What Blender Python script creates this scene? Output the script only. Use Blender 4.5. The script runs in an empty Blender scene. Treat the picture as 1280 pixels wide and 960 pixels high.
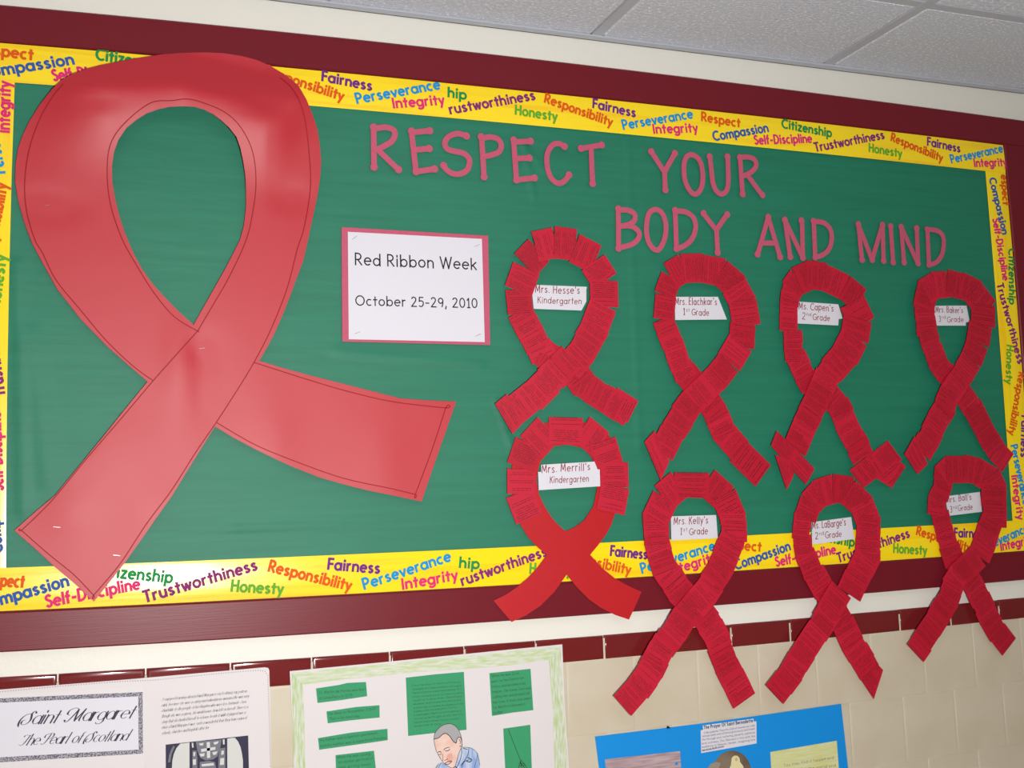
import bpy, math, random
from mathutils import Matrix, Vector
from mathutils.geometry import delaunay_2d_cdt, tessellate_polygon
C = bpy.context.scene.collection
random.seed(7)
# ---------------------------------------------------------------- camera
# x runs along the wall, z is height above the floor, the wall's face is y = 0 and the corridor is y < 0
cd = bpy.data.cameras.new('camera'); cam = bpy.data.objects.new('camera', cd); C.objects.link(cam)
cd.sensor_width = 36; cd.lens = 39.17; cd.clip_start = .02; cd.clip_end = 50
RT, UP, FW = [(0.9374,-0.34696,-0.03013),(-0.00574,-0.10187,0.99478),(0.34822,0.93233,0.09748)]
cam.matrix_world = Matrix(((RT[0], UP[0], -FW[0], -0.4906), (RT[1], UP[1], -FW[1], -2.171),
                           (RT[2], UP[2], -FW[2], 1.5034), (0, 0, 0, 1)))
bpy.context.scene.camera = cam
# ---------------------------------------------------------------- world, lights, exposure
sc = bpy.context.scene
sc.view_settings.view_transform = 'Standard'; sc.view_settings.look = 'None'
sc.view_settings.gamma = 1; sc.view_settings.exposure = 0.0; sc.view_settings.use_curve_mapping = False
w = bpy.data.worlds.new('world'); sc.world = w; w.use_nodes = True
w.node_tree.nodes['Background'].inputs[0].default_value = (.5, .5, .5, 1); w.node_tree.nodes['Background'].inputs[1].default_value = .3
# the camera's own flash, a little right of and below the lens
fl = bpy.data.lights.new('camera_flash', 'AREA'); fl.shape = 'RECTANGLE'; fl.size = .05; fl.size_y = .03; fl.energy = 50; fl.color = (1, .98, .965)
fo = bpy.data.objects.new('camera_flash', fl); C.objects.link(fo)
pos = cam.matrix_world.translation + Vector(RT)*.24 + Vector(UP)*-.12
fo.matrix_world = Matrix.Translation(pos) @ cam.matrix_world.to_3x3().to_4x4()

# ---------------------------------------------------------------- materials
def lin(c): return tuple(((v/255)/12.92 if v/255 <= .04045 else ((v/255+.055)/1.055)**2.4) for v in c) + (1,)
MATS = {}
def mat(name, col, rough=.6, spec=.5, bump=0, bscale=60, col2=None, cscale=8, stretch=(1, 1, 1), coat=0, cpos=(.35, .65), detail=3, coords='Object', bstretch=None):
    if name in MATS: return MATS[name]
    m = bpy.data.materials.new(name); m.use_nodes = True; nt = m.node_tree; b = nt.nodes['Principled BSDF']
    b.inputs['Base Color'].default_value = lin(col); b.inputs['Roughness'].default_value = rough
    b.inputs['Specular IOR Level'].default_value = spec; b.inputs['Coat Weight'].default_value = coat
    b.inputs['Coat Roughness'].default_value = .08
    tc = nt.nodes.new('ShaderNodeTexCoord'); mp = nt.nodes.new('ShaderNodeMapping'); mp.inputs['Scale'].default_value = stretch
    nt.links.new(tc.outputs[coords], mp.inputs[0])
    if col2:
        n = nt.nodes.new('ShaderNodeTexNoise'); n.inputs['Scale'].default_value = cscale; n.inputs['Detail'].default_value = detail
        r = nt.nodes.new('ShaderNodeValToRGB'); r.color_ramp.elements[0].color = lin(col); r.color_ramp.elements[1].color = lin(col2)
        r.color_ramp.elements[0].position, r.color_ramp.elements[1].position = cpos
        nt.links.new(mp.outputs[0], n.inputs['Vector']); nt.links.new(n.outputs['Fac'], r.inputs[0]); nt.links.new(r.outputs[0], b.inputs['Base Color'])
    if bump:
        n = nt.nodes.new('ShaderNodeTexNoise'); n.inputs['Scale'].default_value = bscale; n.inputs['Detail'].default_value = 4
        bn = nt.nodes.new('ShaderNodeBump'); bn.inputs['Strength'].default_value = 1; bn.inputs['Distance'].default_value = bump
        mp2 = mp
        if bstretch:
            mp2 = nt.nodes.new('ShaderNodeMapping'); mp2.inputs['Scale'].default_value = bstretch; nt.links.new(tc.outputs[coords], mp2.inputs[0])
        nt.links.new(mp2.outputs[0], n.inputs['Vector']); nt.links.new(n.outputs['Fac'], bn.inputs['Height']); nt.links.new(bn.outputs[0], b.inputs['Normal'])
    MATS[name] = m; return m
def plain(name, col, rough=.7, spec=.3): return mat(name, col, rough, spec)
M_PAINT = mat('cream_paint', (232, 230, 220), .45, .4, .0004, 90)
M_CREAM = mat('cream_glazed_tile', (206, 196, 176), .42, .35, .00025, 60, (200, 188, 166), 9)
M_GROUT = mat('cream_grout', (206, 198, 176), .8, .2, .0004, 200)
M_BROWN = mat('brown_glazed_tile', (112, 30, 32), .13, .5, .0001, 20)
M_FRAME = mat('maroon_painted_wood', (112, 24, 36), .38, .25, .00012, 20, None, 8, (1, 1, 1), bstretch=(.6, 1, 30))
M_GREEN = mat('green_roll_paper', (8, 112, 84), .6, .6, .0014, 6, (14, 119, 91), 6, (.6, 1, 12), detail=6, bstretch=(1, 1, 4))
M_YELLOW = mat('yellow_printed_card', (254, 222, 26), .24, .5, .0006, 9, (250, 190, 24), 10, (.25, 1, 6), cpos=(.52, .8))
M_YELLOWV = mat('yellow_printed_card_upright', (254, 222, 26), .24, .5, .0006, 9, (250, 190, 24), 10, (6, 1, .25), cpos=(.52, .8))
M_BIG = mat('big_red_paper', (186, 24, 40), .52, .75, .0008, 7)
M_TAIL = mat('plain_red_paper', (186, 20, 30), .45, .45, .0008, 10)
M_PINK = mat('pink_construction_paper', (194, 84, 112), .65, .5, .0003, 500, (188, 78, 105), 300)
M_MARKER = plain('dark_red_marker', (150, 8, 20), .6)
M_WHITE = mat('white_paper', (218, 216, 225), .55, .4, .0003, 25)
M_POSTER = mat('white_poster_board', (218, 212, 214), .5, .35, .0004, 14)
M_INK = plain('black_ink', (16, 14, 18), .6)
M_INKRED = plain('dark_red_ink', (138, 22, 30), .7)
M_INKGREY = plain('grey_ink', (60, 54, 76), .7)
M_CUT = mat('green_cut_paper', (56, 150, 104), .7, .3, .0002, 300)
M_INKG = plain('olive_ink', (48, 74, 40), .7)
M_STAPLE = bpy.data.materials.new('staple_steel'); M_STAPLE.use_nodes = True
M_STAPLE.node_tree.nodes['Principled BSDF'].inputs['Metallic'].default_value = .6; M_STAPLE.node_tree.nodes['Principled BSDF'].inputs['Roughness'].default_value = .35
M_STAPLE.node_tree.nodes['Principled BSDF'].inputs['Base Color'].default_value = (.35, .3, .3, 1)
WORDCOL = {'o': plain('print_orange', (222, 88, 16)), 'b': plain('print_blue', (44, 88, 164)), 'm': plain('print_magenta', (220, 42, 112)),
           'g': plain('print_green', (14, 140, 70)), 'p': plain('print_purple', (132, 34, 112)), 'l': plain('print_light_green', (96, 168, 46)),
           'v': plain('print_violet', (110, 36, 130)), 'c': plain('print_cyan', (10, 144, 206))}
def card_mat():
    """red copier paper printed with rows of small dark type; the rows run across the card (UV: u = reading direction, v = down the card)"""
    m = bpy.data.materials.new('red_printed_card'); m.use_nodes = True; nt = m.node_tree; L = nt.links; b = nt.nodes['Principled BSDF']
    def nd(t, **k):
        n = nt.nodes.new(t)
        for a, v in k.items(): setattr(n, a, v)
        return n
    def mth(op, a, bb=None, c=None):
        n = nd('ShaderNodeMath', operation=op)
        for i, v in enumerate((a, bb, c)):
            if v is None: continue
            if isinstance(v, (int, float)): n.inputs[i].default_value = v
            else: L.new(v, n.inputs[i])
        return n.outputs[0]
    uv = nd('ShaderNodeUVMap'); sp = nd('ShaderNodeSeparateXYZ'); L.new(uv.outputs[0], sp.inputs[0]); u, v = sp.outputs[0], sp.outputs[1]
    oi = nd('ShaderNodeObjectInfo'); rnd = oi.outputs['Random']
    row = mth('MULTIPLY', v, 13); fr = mth('FRACT', row); fl_ = mth('FLOOR', row)
    line = mth('LESS_THAN', fr, .4)
    cx = nd('ShaderNodeCombineXYZ'); L.new(mth('MULTIPLY', u, 26), cx.inputs[0]); L.new(mth('MULTIPLY', fl_, 3.7), cx.inputs[1]); L.new(mth('MULTIPLY', rnd, 50), cx.inputs[2])
    n = nd('ShaderNodeTexNoise'); n.inputs['Scale'].default_value = 1; n.inputs['Detail'].default_value = 1; L.new(cx.outputs[0], n.inputs['Vector'])
    word = mth('GREATER_THAN', n.outputs['Fac'], .42)
    # which rows carry type, and how long each one is
    c2 = nd('ShaderNodeCombineXYZ'); L.new(mth('MULTIPLY', fl_, 7.31), c2.inputs[0]); L.new(mth('MULTIPLY', rnd, 31), c2.inputs[1])
    wn = nd('ShaderNodeTexWhiteNoise', noise_dimensions='2D'); L.new(c2.outputs[0], wn.inputs['Vector'])
    on = mth('GREATER_THAN', wn.outputs['Value'], .28)
    au = mth('ABSOLUTE', mth('SUBTRACT', u, .5)); ins = mth('LESS_THAN', au, mth('MULTIPLY_ADD', wn.outputs['Value'], .2, .25))
    t = mth('MULTIPLY', mth('MULTIPLY', line, word), mth('MULTIPLY', on, ins))
    t = mth('MULTIPLY', t, .62)
    mx = nd('ShaderNodeMix', data_type='RGBA'); L.new(t, mx.inputs['Factor'])
    hue = nd('ShaderNodeMix', data_type='RGBA'); L.new(rnd, hue.inputs['Factor']); hue.inputs['A'].default_value = lin((180, 14, 42)); hue.inputs['B'].default_value = lin((196, 22, 52))
    L.new(hue.outputs['Result'], mx.inputs['A']); mx.inputs['B'].default_value = lin((74, 8, 24))
    L.new(mx.outputs['Result'], b.inputs['Base Color']); b.inputs['Roughness'].default_value = .5; b.inputs['Specular IOR Level'].default_value = .4
    tc = nd('ShaderNodeTexCoord'); nn = nd('ShaderNodeTexNoise'); nn.inputs['Scale'].default_value = 14; L.new(tc.outputs['Object'], nn.inputs['Vector'])
    bn = nd('ShaderNodeBump'); bn.inputs['Distance'].default_value = .0012; bn.inputs['Strength'].default_value = 1; L.new(nn.outputs['Fac'], bn.inputs['Height']); L.new(bn.outputs[0], b.inputs['Normal'])
    return m
M_CARD = card_mat()

# ---------------------------------------------------------------- mesh helpers
class MB:
    def __init__(s): s.v = []; s.f = []; s.uv = None
    def add(s, vs, fs):
        o = len(s.v); s.v += vs; s.f += [tuple(i+o for i in f) for f in fs]
    def quad(s, a, b, c, d): s.add([a, b, c, d], [(0, 1, 2, 3)])
    def box(s, x0, x1, y0, y1, z0, z1):
        s.add([(x, y, z) for x in (x0, x1) for y in (y0, y1) for z in (z0, z1)],
              [(0, 1, 3, 2), (4, 6, 7, 5), (0, 4, 5, 1), (2, 3, 7, 6), (0, 2, 6, 4), (1, 5, 7, 3)])
    def prism(s, pts, d, th, flat=False):
        """outline in the wall's plane, front face d in front of the wall, thickness th; d may be a list per point"""
        n = len(pts); ds = d if isinstance(d, (list, tuple)) else [d]*n
        area = sum(pts[i][0]*pts[(i+1) % n][1]-pts[(i+1) % n][0]*pts[i][1] for i in range(n))
        if area < 0: pts = pts[::-1]; ds = list(ds)[::-1]
        F = [(x, -dd, z) for (x, z), dd in zip(pts, ds)]
        if flat: s.add(F, [tuple(range(n))]); return
        B = [(x, -dd+th, z) for (x, z), dd in zip(pts, ds)]
        s.add(F+B, [tuple(range(n)), tuple(range(2*n-1, n-1, -1))] + [(i, i+n, (i+1) % n+n, (i+1) % n) for i in range(n)])
    def disc(s, c, r, d, th, n=18): s.prism([(c[0]+r*math.cos(2*math.pi*i/n), c[1]+r*math.sin(2*math.pi*i/n)) for i in range(n)], d, th)
    def build(s, name, m, parent=None, smooth=False, loc=None):
        me = bpy.data.meshes.new(name); vs = s.v
        if loc: vs = [(x-loc[0], y-loc[1], z-loc[2]) for x, y, z in vs]
        me.from_pydata(vs, [], s.f); me.materials.append(m)
        if s.uv:
            ul = me.uv_layers.new(name='UVMap')
            for lp in me.loops: ul.data[lp.index].uv = s.uv[lp.vertex_index]
        if smooth: me.polygons.foreach_set('use_smooth', [True]*len(me.polygons))
        me.update(); o = bpy.data.objects.new(name, me); C.objects.link(o)
        if parent: o.parent = parent
        if loc: o.location = loc
        return o
def tag(o, label=None, cat=None, group=None, kind=None):
    for k, v in (('label', label), ('category', cat), ('group', group), ('kind', kind)):
        if v: o[k] = v
    return o
def thing(name, label, cat, group=None):
    return tag(bpy.data.objects.new(name, None), label, cat, group) if not C.objects.link else _thing(name, label, cat, group)
def _thing(name, label, cat, group):
    o = bpy.data.objects.new(name, None); C.objects.link(o); o.empty_display_size = .05; return tag(o, label, cat, group)
def catmull(p, n=6, closed=False):
    if len(p) < 3: return list(p)
    q = [p[-1]]+list(p)+[p[0], p[1]] if closed else [p[0]]+list(p)+[p[-1]]
    out = []
    for i in range(1, len(q)-2):
        a, b, c, e = q[i-1:i+3]
        for k in range(n):
            t = k/n
            out.append(tuple(.5*(2*b[j]+(c[j]-a[j])*t+(2*a[j]-5*b[j]+4*c[j]-e[j])*t*t+(3*b[j]-a[j]-3*c[j]+e[j])*t**3) for j in (0, 1)))
    if not closed: out.append(tuple(q[-2]))
    return out
def strip(mb, pts, w, d, th=0, dfun=None, closed=False):
    """a pen stroke: pts in the wall's plane, w its width (number or list)"""
    n = len(pts)
    if n < 2: return
    Lp, Rp = [], []
    for i, p in enumerate(pts):
        a = pts[i-1] if (i or closed) else p; b = pts[(i+1) % n] if (i < n-1 or closed) else p
        d1 = (p[0]-a[0], p[1]-a[1]); d2 = (b[0]-p[0], b[1]-p[1])
        l1, l2 = math.hypot(*d1) or 1e-9, math.hypot(*d2) or 1e-9
        tx = (d1[0]/l1 if d1 != (0, 0) else 0)+(d2[0]/l2 if d2 != (0, 0) else 0); tz = (d1[1]/l1 if d1 != (0, 0) else 0)+(d2[1]/l2 if d2 != (0, 0) else 0)
        l = math.hypot(tx, tz) or 1; tx /= l; tz /= l; k = 1
        if 0 < i < n-1 or closed: k = min(1.6, 1/max(.3, abs(tx*d2[0]/l2+tz*d2[1]/l2)))
        ww = (w[i] if isinstance(w, list) else w)*.5*k
        Lp.append((p[0]-tz*ww, p[1]+tx*ww)); Rp.append((p[0]+tz*ww, p[1]-tx*ww))
    m = n if closed else n-1
    dl = [dfun(*p) if dfun else d for p in pts]
    V = [(x, -e, z) for (x, z), e in zip(Lp, dl)]+[(x, -e, z) for (x, z), e in zip(Rp, dl)]
    Fc = [(i, n+i, n+(i+1) % n, (i+1) % n) for i in range(m)]
    if th:
        V += [(x, y+th, z) for x, y, z in V]; o = 2*n
        Fc += [(o+(i+1) % n, o+n+(i+1) % n, o+n+i, o+i) for i in range(m)]+[((i+1) % n, o+(i+1) % n, o+i, i) for i in range(m)]+[(n+i, o+n+i, o+n+(i+1) % n, n+(i+1) % n) for i in range(m)]
        if not closed: Fc += [(0, o, o+n, n), (n-1, 2*n-1, o+2*n-1, o+n-1)]
    mb.add(V, Fc)

# ---------------------------------------------------------------- a single-stroke alphabet (cap height 10, x-height 6.4)
G = {}
for row in """a 6.6 o3.1,3.2,2.9,3.1,0,360|l6.1,6.4 6.1,0
b 6.6 l.5,10 .5,0|o3.5,3.2,2.9,3.1,0,360
c 5.6 o3.3,3.2,2.9,3.1,50,310
d 6.6 o3.1,3.2,2.9,3.1,0,360|l6.1,10 6.1,0
e 6.3 l.3,3.4 6,3.4|o3.2,3.2,2.9,3.1,0,318
f 3.8 o3.3,8.2,1.8,1.7,75,180|l1.5,8.3 1.5,0|l0,6.1 3.4,6.1
g 6.6 o3.1,3.2,2.9,3.1,0,360|l6.1,6.4 6.1,-.8|o3.3,-.8,2.8,2.1,200,360
h 6 l.5,10 .5,0|o3,3.8,2.5,2.5,0,180|l5.5,3.8 5.5,0
i 1.6 l.8,6.3 .8,0|l.8,8.4 .8,9.6
j 2 l1.4,6.3 1.4,-1.5|o.2,-1.5,1.2,1.3,240,360|l1.4,8.4 1.4,9.6
k 5.4 l.5,10 .5,0|l4.9,6.4 .7,2.8|l2,3.8 5.2,0
l 1.4 l.7,10 .7,0
m 9.8 l.5,6.4 .5,0|o2.7,4.1,2.2,2.2,0,180|l4.9,4.1 4.9,0|o7.1,4.1,2.2,2.2,0,180|l9.3,4.1 9.3,0
n 6 l.5,6.4 .5,0|o3,3.8,2.5,2.5,0,180|l5.5,3.8 5.5,0
o 6.4 o3.2,3.2,2.9,3.1,0,360
p 6.6 l.5,6.4 .5,-3.2|o3.5,3.2,2.9,3.1,0,360
q 6.6 o3.1,3.2,2.9,3.1,0,360|l6.1,6.4 6.1,-3.2
r 3.9 l.5,6.4 .5,0|o2.9,3.8,2.4,2.5,65,180
s 4.8 s4.2,5.3 2.5,6.3 .8,5.2 1.6,3.7 3.4,2.8 4.3,1.5 2.5,.1 .4,1
t 3.8 l1.9,9 1.9,0|l.1,6.1 3.7,6.1
u 6 l.5,6.4 .5,2.7|o3,2.7,2.5,2.6,180,360|l5.5,6.4 5.5,0
v 5.4 l.2,6.4 2.7,0 5.2,6.4
w 8 l.2,6.4 2.2,0 4,6 5.8,0 7.8,6.4
x 5.2 l.3,6.4 4.9,0|l4.9,6.4 .3,0
y 5.4 l.2,6.4 2.8,.4|l5.2,6.4 1.6,-3.2
z 5 l.4,6.3 4.6,6.3 .4,.1 4.8,.1
A 7.6 l.2,0 3.8,10 7.4,0|l1.6,3.3 6,3.3
B 6 l.6,10 .6,0|o2.6,7.6,2.4,2.3,-90,90|o2.8,2.7,2.8,2.6,-90,90|l.6,9.9 2.6,9.9|l.6,5.3 2.8,5.3|l.6,.1 2.8,.1
C 8 o5,5,4.7,5,48,312
D 7.4 l.6,10 .6,0|o2.4,5,4.6,4.9,-90,90|l.6,9.9 2.4,9.9|l.6,.1 2.4,.1
E 5.4 l.6,10 .6,0|l.6,9.9 5,9.9|l.6,5.2 4.8,5.2|l.6,.1 5,.1
F 5.2 l.6,10 .6,0|l.6,9.9 5,9.9|l.6,5.2 4.6,5.2
G 8.6 o5,5,4.7,5,45,350|l5.4,4.3 9.6,4.3
H 7 l.6,10 .6,0|l6.4,10 6.4,0|l.6,5.2 6.4,5.2
I 1.6 l.8,10 .8,0
J 4.4 l3.6,10 3.6,2|o2,2,1.6,2,200,360
K 6.4 l.6,10 .6,0|l5.8,10 .8,4.6|l2.6,6 6.2,0
L 4.8 l.6,10 .6,0|l.6,.1 4.6,.1
M 9 l.6,0 1.4,10 4.5,2 7.6,10 8.4,0
N 7.4 l.7,0 .7,10 6.7,0 6.7,10
O 9.4 o4.7,5,4.5,4.9,0,360
P 6 l.6,10 .6,0|o2.8,7.2,2.7,2.7,-90,90|l.6,9.9 2.8,9.9|l.6,4.5 2.8,4.5
Q 9.4 o4.7,5,4.5,4.9,0,360|l5.5,3 8.8,-.6
R 6.4 l.6,10 .6,0|o2.8,7.2,2.7,2.7,-90,90|l.6,9.9 2.8,9.9|l.6,4.5 2.8,4.5|l2.6,4.5 6,0
S 5.8 s5.2,8.4 3.2,9.9 1,8.6 1,6.8 3,5.4 5.1,4 5,1.4 2.8,.1 .5,1.6
T 6 l3,10 3,0|l.1,9.9 5.9,9.9
U 6.8 l.6,10 .6,3|o3.4,3,2.8,2.9,180,360|l6.2,10 6.2,3
V 7 l.2,10 3.5,0 6.8,10
W 11 l.2,10 2.9,0 5.5,9.5 8.1,0 10.8,10
X 6.6 l.4,10 6.2,0|l6.2,10 .4,0
Y 6.6 l.3,10 3.3,5 6.3,10|l3.3,5 3.3,0
Z 6.6 l.4,9.9 6.2,9.9 .4,.1 6.4,.1
0 6.4 o3.2,5,2.8,4.9,0,360
1 3.6 l.6,8.2 2.2,10 2.2,0|l.8,.1 3.4,.1
2 6 s.6,8 1.6,9.7 3.8,9.8 5.2,8 4.4,5.4 2,2.2 .5,.1|l.5,.1 5.6,.1
3 5.6 s.6,9 2.6,9.9 4.6,8.4 3.8,6 2.2,5.4|s2.2,5.4 4.6,4.6 5,2.2 3,.1 .5,1
5 5.8 l5,9.8 1.2,9.8 .9,5.6|s.9,5.6 3,6.2 5.1,5 5,1.8 3,.1 .5,.9
6 6 s4.6,9.8 2,7.6 .7,3.6|o3.1,3,2.5,2.9,0,360
7 5.6 l.4,9.8 5.2,9.8 2,0
8 5.8 o2.9,7.6,2,2.2,0,360|o2.9,2.7,2.4,2.6,0,360
9 6 o3,7,2.5,2.8,0,360|s5.5,7 5.2,3.6 4.2,0
4 6 l4.4,0 4.4,10 .4,3 5.8,3
, 2 l1.1,.8 .4,-1.8
. 1.8 l.6,.5 1.2,.5
- 4 l.5,3.9 3.5,3.9
' 1.6 l.8,10 .6,7.6
; 2 l1.1,.8 .4,-1.8""".split('\n'):
    g, wd, st = row.split(' ', 2); G[g] = (float(wd), st)
G['~S'] = (8.2, "s7.6,8 6.6,9.6 5.2,9.4 4.6,7.8 5.6,5.4 6.2,3 5,.8 2.6,0 .4,1 .4,3 2,3.6|s5,7.4 2.4,8 -.4,6.6 -1.8,3.6 -1.4,.6 -.2,-1.4")
G['~M'] = (10.5, "s-3.6,1.8 -2.8,.2 -.8,.6 1.2,4.4 3,9.4|s3,9.4 3.6,5 4.6,.4|l4.6,.4 8.6,9.4|s8.6,9.4 7.9,4.6 8,1 9,.1|s3,9.4 -.2,10.4 -3.8,9 -4.2,6.2 -2,5.2")
G['~T'] = (6, "s-1.5,7.6 -1,9 2,9.2 5,8.8 8,9.6|s4.4,9 3.6,5 2.6,1.4 .4,0 -2,.8")
G['~P'] = (7, "s3.6,9.6 3,5 2,1.2 0,0 -2,1|s-1.6,6 -1.6,8.6 2.5,10 6.6,9.6 7.4,7 5.6,5 3,4.8")
G['~I'] = (4, "s-1,7.8 .6,9.4 3.4,9.4|s2.6,9.2 2.2,4 1.2,.6 -.8,0 -2,1")
G['~E'] = (6, "s5.6,8.8 3.4,9.8 1.4,8.4 2,6 4,5.4|s4,5.4 .8,4.6 .2,1.6 2.6,0 5.6,1.6")
def glyph(ch, script):
    wd, st = G.get('~'+ch) if script and '~'+ch in G else G.get(ch, G['-'])
    out = []
    for s in st.split('|'):
        k, r = s[0], s[1:]
        if k == 'o':
            cx, cy, rx, ry, a0, a1 = map(float, r.split(',')); n = max(4, int(abs(a1-a0)/24)); full = abs(a1-a0) >= 360
            pts = [(cx+rx*math.cos(math.radians(a0+(a1-a0)*i/n)), cy+ry*math.sin(math.radians(a0+(a1-a0)*i/n))) for i in range(n if full else n+1)]
            out.append((pts, full, True))
        else:
            pts = [tuple(map(float, q.split(','))) for q in r.split()]
            if k == 's': out.append((catmull(pts, 4), False, True))
            else: out += [([pts[i], pts[i+1]], False, False) for i in range(len(pts)-1)]
    return wd, out
def write(mb, text, A, B, cap, d, w, slant=0, jit=0, script=False, gap=None, fit=True, th=0, dround=False, dfun=None):
    """set a line of text on the baseline A-B (wall coordinates), capitals cap high, strokes w thick (share of cap)"""
    gap = (1.5+w*10*.75) if gap is None else gap
    adv = 0; pl = []
    for ch in text:
        if ch == ' ': adv += 4.2; continue
        wd, st = glyph(ch, script); pl.append((adv, st)); adv += wd*(.86 if script else 1)+gap
    adv -= gap
    dx, dz = B[0]-A[0], B[1]-A[1]; ln = math.hypot(dx, dz); ux, uz = dx/ln, dz/ln
    sx = ln/adv if fit else cap/10; sy = cap/10; hw = w*cap
    kk = 0
    for x0, st in pl:
        jy = random.uniform(-jit, jit); js = 1+random.uniform(-jit, jit)*.1
        for pts, closed, curved in st:
            q = []
            for x, y in pts:
                y = y*js+jy; X = (x0+x+slant*y*sy/sx)*sx; Y = y*sy
                q.append((A[0]+ux*X-uz*Y, A[1]+uz*X+ux*Y))
            if not curved:
                a, b = q; l = math.hypot(b[0]-a[0], b[1]-a[1]) or 1e-6; e = hw*(.5 if dround else .3)/l
                q = [(a[0]-(b[0]-a[0])*e, a[1]-(b[1]-a[1])*e), (b[0]+(b[0]-a[0])*e, b[1]+(b[1]-a[1])*e)]
            ww = hw
            if script:
                ww = []
                for i in range(len(q)):
                    a, b = q[max(0, i-1)], q[min(len(q)-1, i+1)]; l = math.hypot(b[0]-a[0], b[1]-a[1]) or 1
                    down = abs((b[1]-a[1])/l); lean = (b[0]-a[0])*(b[1]-a[1]) >= 0
                    ww.append(hw*(.32+1.2*down**3*(1 if lean else .45)))
            kk += 1; strip(mb, q, ww, d+kk % 24*.000008, closed=closed, th=th, dfun=dfun)
def inside(p, poly):
    x, y = p; r = False; j = len(poly)-1
    for i in range(len(poly)):
        (xi, yi), (xj, yj) = poly[i], poly[j]
        if (yi > y) != (yj > y) and x < (xj-xi)*(y-yi)/(yj-yi)+xi: r = not r
        j = i
    return r
def seg_dist(p, a, b):
    dx, dz = b[0]-a[0], b[1]-a[1]; t = max(0, min(1, ((p[0]-a[0])*dx+(p[1]-a[1])*dz)/(dx*dx+dz*dz+1e-12))); return math.hypot(p[0]-a[0]-t*dx, p[1]-a[1]-t*dz)
def sheet(outer, holes, dfun, th, step=.012):
    """a cut-out paper sheet with real relief: dfun gives its distance from the wall"""
    vs = [Vector(p) for p in outer]; ed = [(i, (i+1) % len(outer)) for i in range(len(outer))]
    for h in holes:
        o = len(vs); vs += [Vector(p) for p in h]; ed += [(o+i, o+(i+1) % len(h)) for i in range(len(h))]
    xs = [p[0] for p in outer]; zs = [p[1] for p in outer]
    segs = [(r[i], r[(i+1) % len(r)]) for r in [outer]+list(holes) for i in range(len(r))]
    def edge(p):
        return min(seg_dist(p, a, b) for a, b in segs)
    x = min(xs)
    while x < max(xs):
        z = min(zs)
        while z < max(zs):
            if inside((x, z), outer) and not any(inside((x, z), h) for h in holes) and edge((x, z)) > step*.45: vs.append(Vector((x+random.uniform(-.1, .1)*step, z+random.uniform(-.1, .1)*step)))
            z += step
        x += step
    v2, _, f2, *_ = delaunay_2d_cdt(vs, ed, [], 0, 1e-6)
    mb = MB(); fs = []
    for f in f2:
        c = (sum(v2[i][0] for i in f)/3, sum(v2[i][1] for i in f)/3)
        if inside(c, outer) and not any(inside(c, h) for h in holes): fs.append(tuple(f))
    n = len(v2); F = [(v[0], -dfun(v[0], v[1]), v[1]) for v in v2]
    cnt = {}
    for f in fs:
        for i in range(3): e = (f[i], f[(i+1) % 3]); cnt[frozenset(e)] = cnt.get(frozenset(e), [])+[e]
    K = [(a, y+th, c) for a, y, c in F]
    mb.v = F+K; mb.f = fs+[tuple(i+n for i in f[::-1]) for f in fs]
    for e in cnt.values():
        if len(e) == 1: i, j = e[0]; mb.add([F[i], K[i], K[j], F[j]], [(0, 1, 2, 3)])
    return mb

# ---------------------------------------------------------------- the room
def struct(o): return tag(o, kind='structure')
X0, X1, YO = -2.6, 4.8, -3.4
m = MB(); m.box(X0-.1, X1+.1, YO-.1, .1, -.1, 0); struct(m.build('floor', mat('waxed_floor', (170, 160, 140), .3, .5, 0, 5, (150, 140, 122), 4)))
wall = MB(); wall.box(X0, X1, 0, .12, 0, 2.62); wall = struct(wall.build('wall_back', M_PAINT))
m = MB(); m.box(X0, X1, YO-.1, YO, 0, 2.62); struct(m.build('wall_opposite', M_PAINT))
m = MB(); m.box(X0-.1, X0, YO, 0, 0, 2.62); struct(m.build('wall_left', M_PAINT))
m = MB(); m.box(X1, X1+.1, YO, 0, 0, 2.62); struct(m.build('wall_right', M_PAINT))
# grout bed behind the glazed tiles, then every tile of the part in view
TB, T = .0075, .1524
ZT = [1.2015, 1.152, 1.0018]
m = MB()
m.box(X0, X1, -.0066, 0, .0, ZT[0]-.006); tag(m.build('grout_bed', M_GROUT, wall))
def tile_mesh(w, h, d, r, mt, name):
    """a glazed tile with softly rounded edges"""
    mb = MB(); a, b = w/2, h/2; rings = [(0, 0)]+[(r*(1-math.cos(k*math.pi/6)), d-r+r*math.sin(k*math.pi/6)) for k in range(4)]+[(r+.005, d)]
    for ins, y in rings: mb.v += [(x*(a-ins), -y, z*(b-ins)) for x, z in ((-1, -1), (1, -1), (1, 1), (-1, 1))]
    n = len(rings)
    mb.f = [(4*n-4, 4*n-3, 4*n-2, 4*n-1)]+[(4*q+k, 4*q+(k+1) % 4, 4*q+4+(k+1) % 4, 4*q+4+k) for q in range(n-1) for k in range(4)]
    me = bpy.data.meshes.new(name); me.from_pydata(mb.v, [], mb.f); me.materials.append(mt); me.polygons.foreach_set('use_smooth', [True]*len(me.polygons)); return me
def put_row(me, row, tilt):
    for i, (x, z) in enumerate(row):
        a, b = row[max(0, i-1)], row[min(len(row)-1, i+1)]
        o = bpy.data.objects.new('tile', me); C.objects.link(o); o.parent = wall; o.location = (x, 0, z)
        o.scale.x = math.dist(a, b)/(1 if 0 < i < len(row)-1 else .5)/2/T
        o.rotation_euler = (random.uniform(-tilt, tilt), -math.atan2(b[1]-a[1], b[0]-a[0]), random.uniform(-tilt, tilt))
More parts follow.
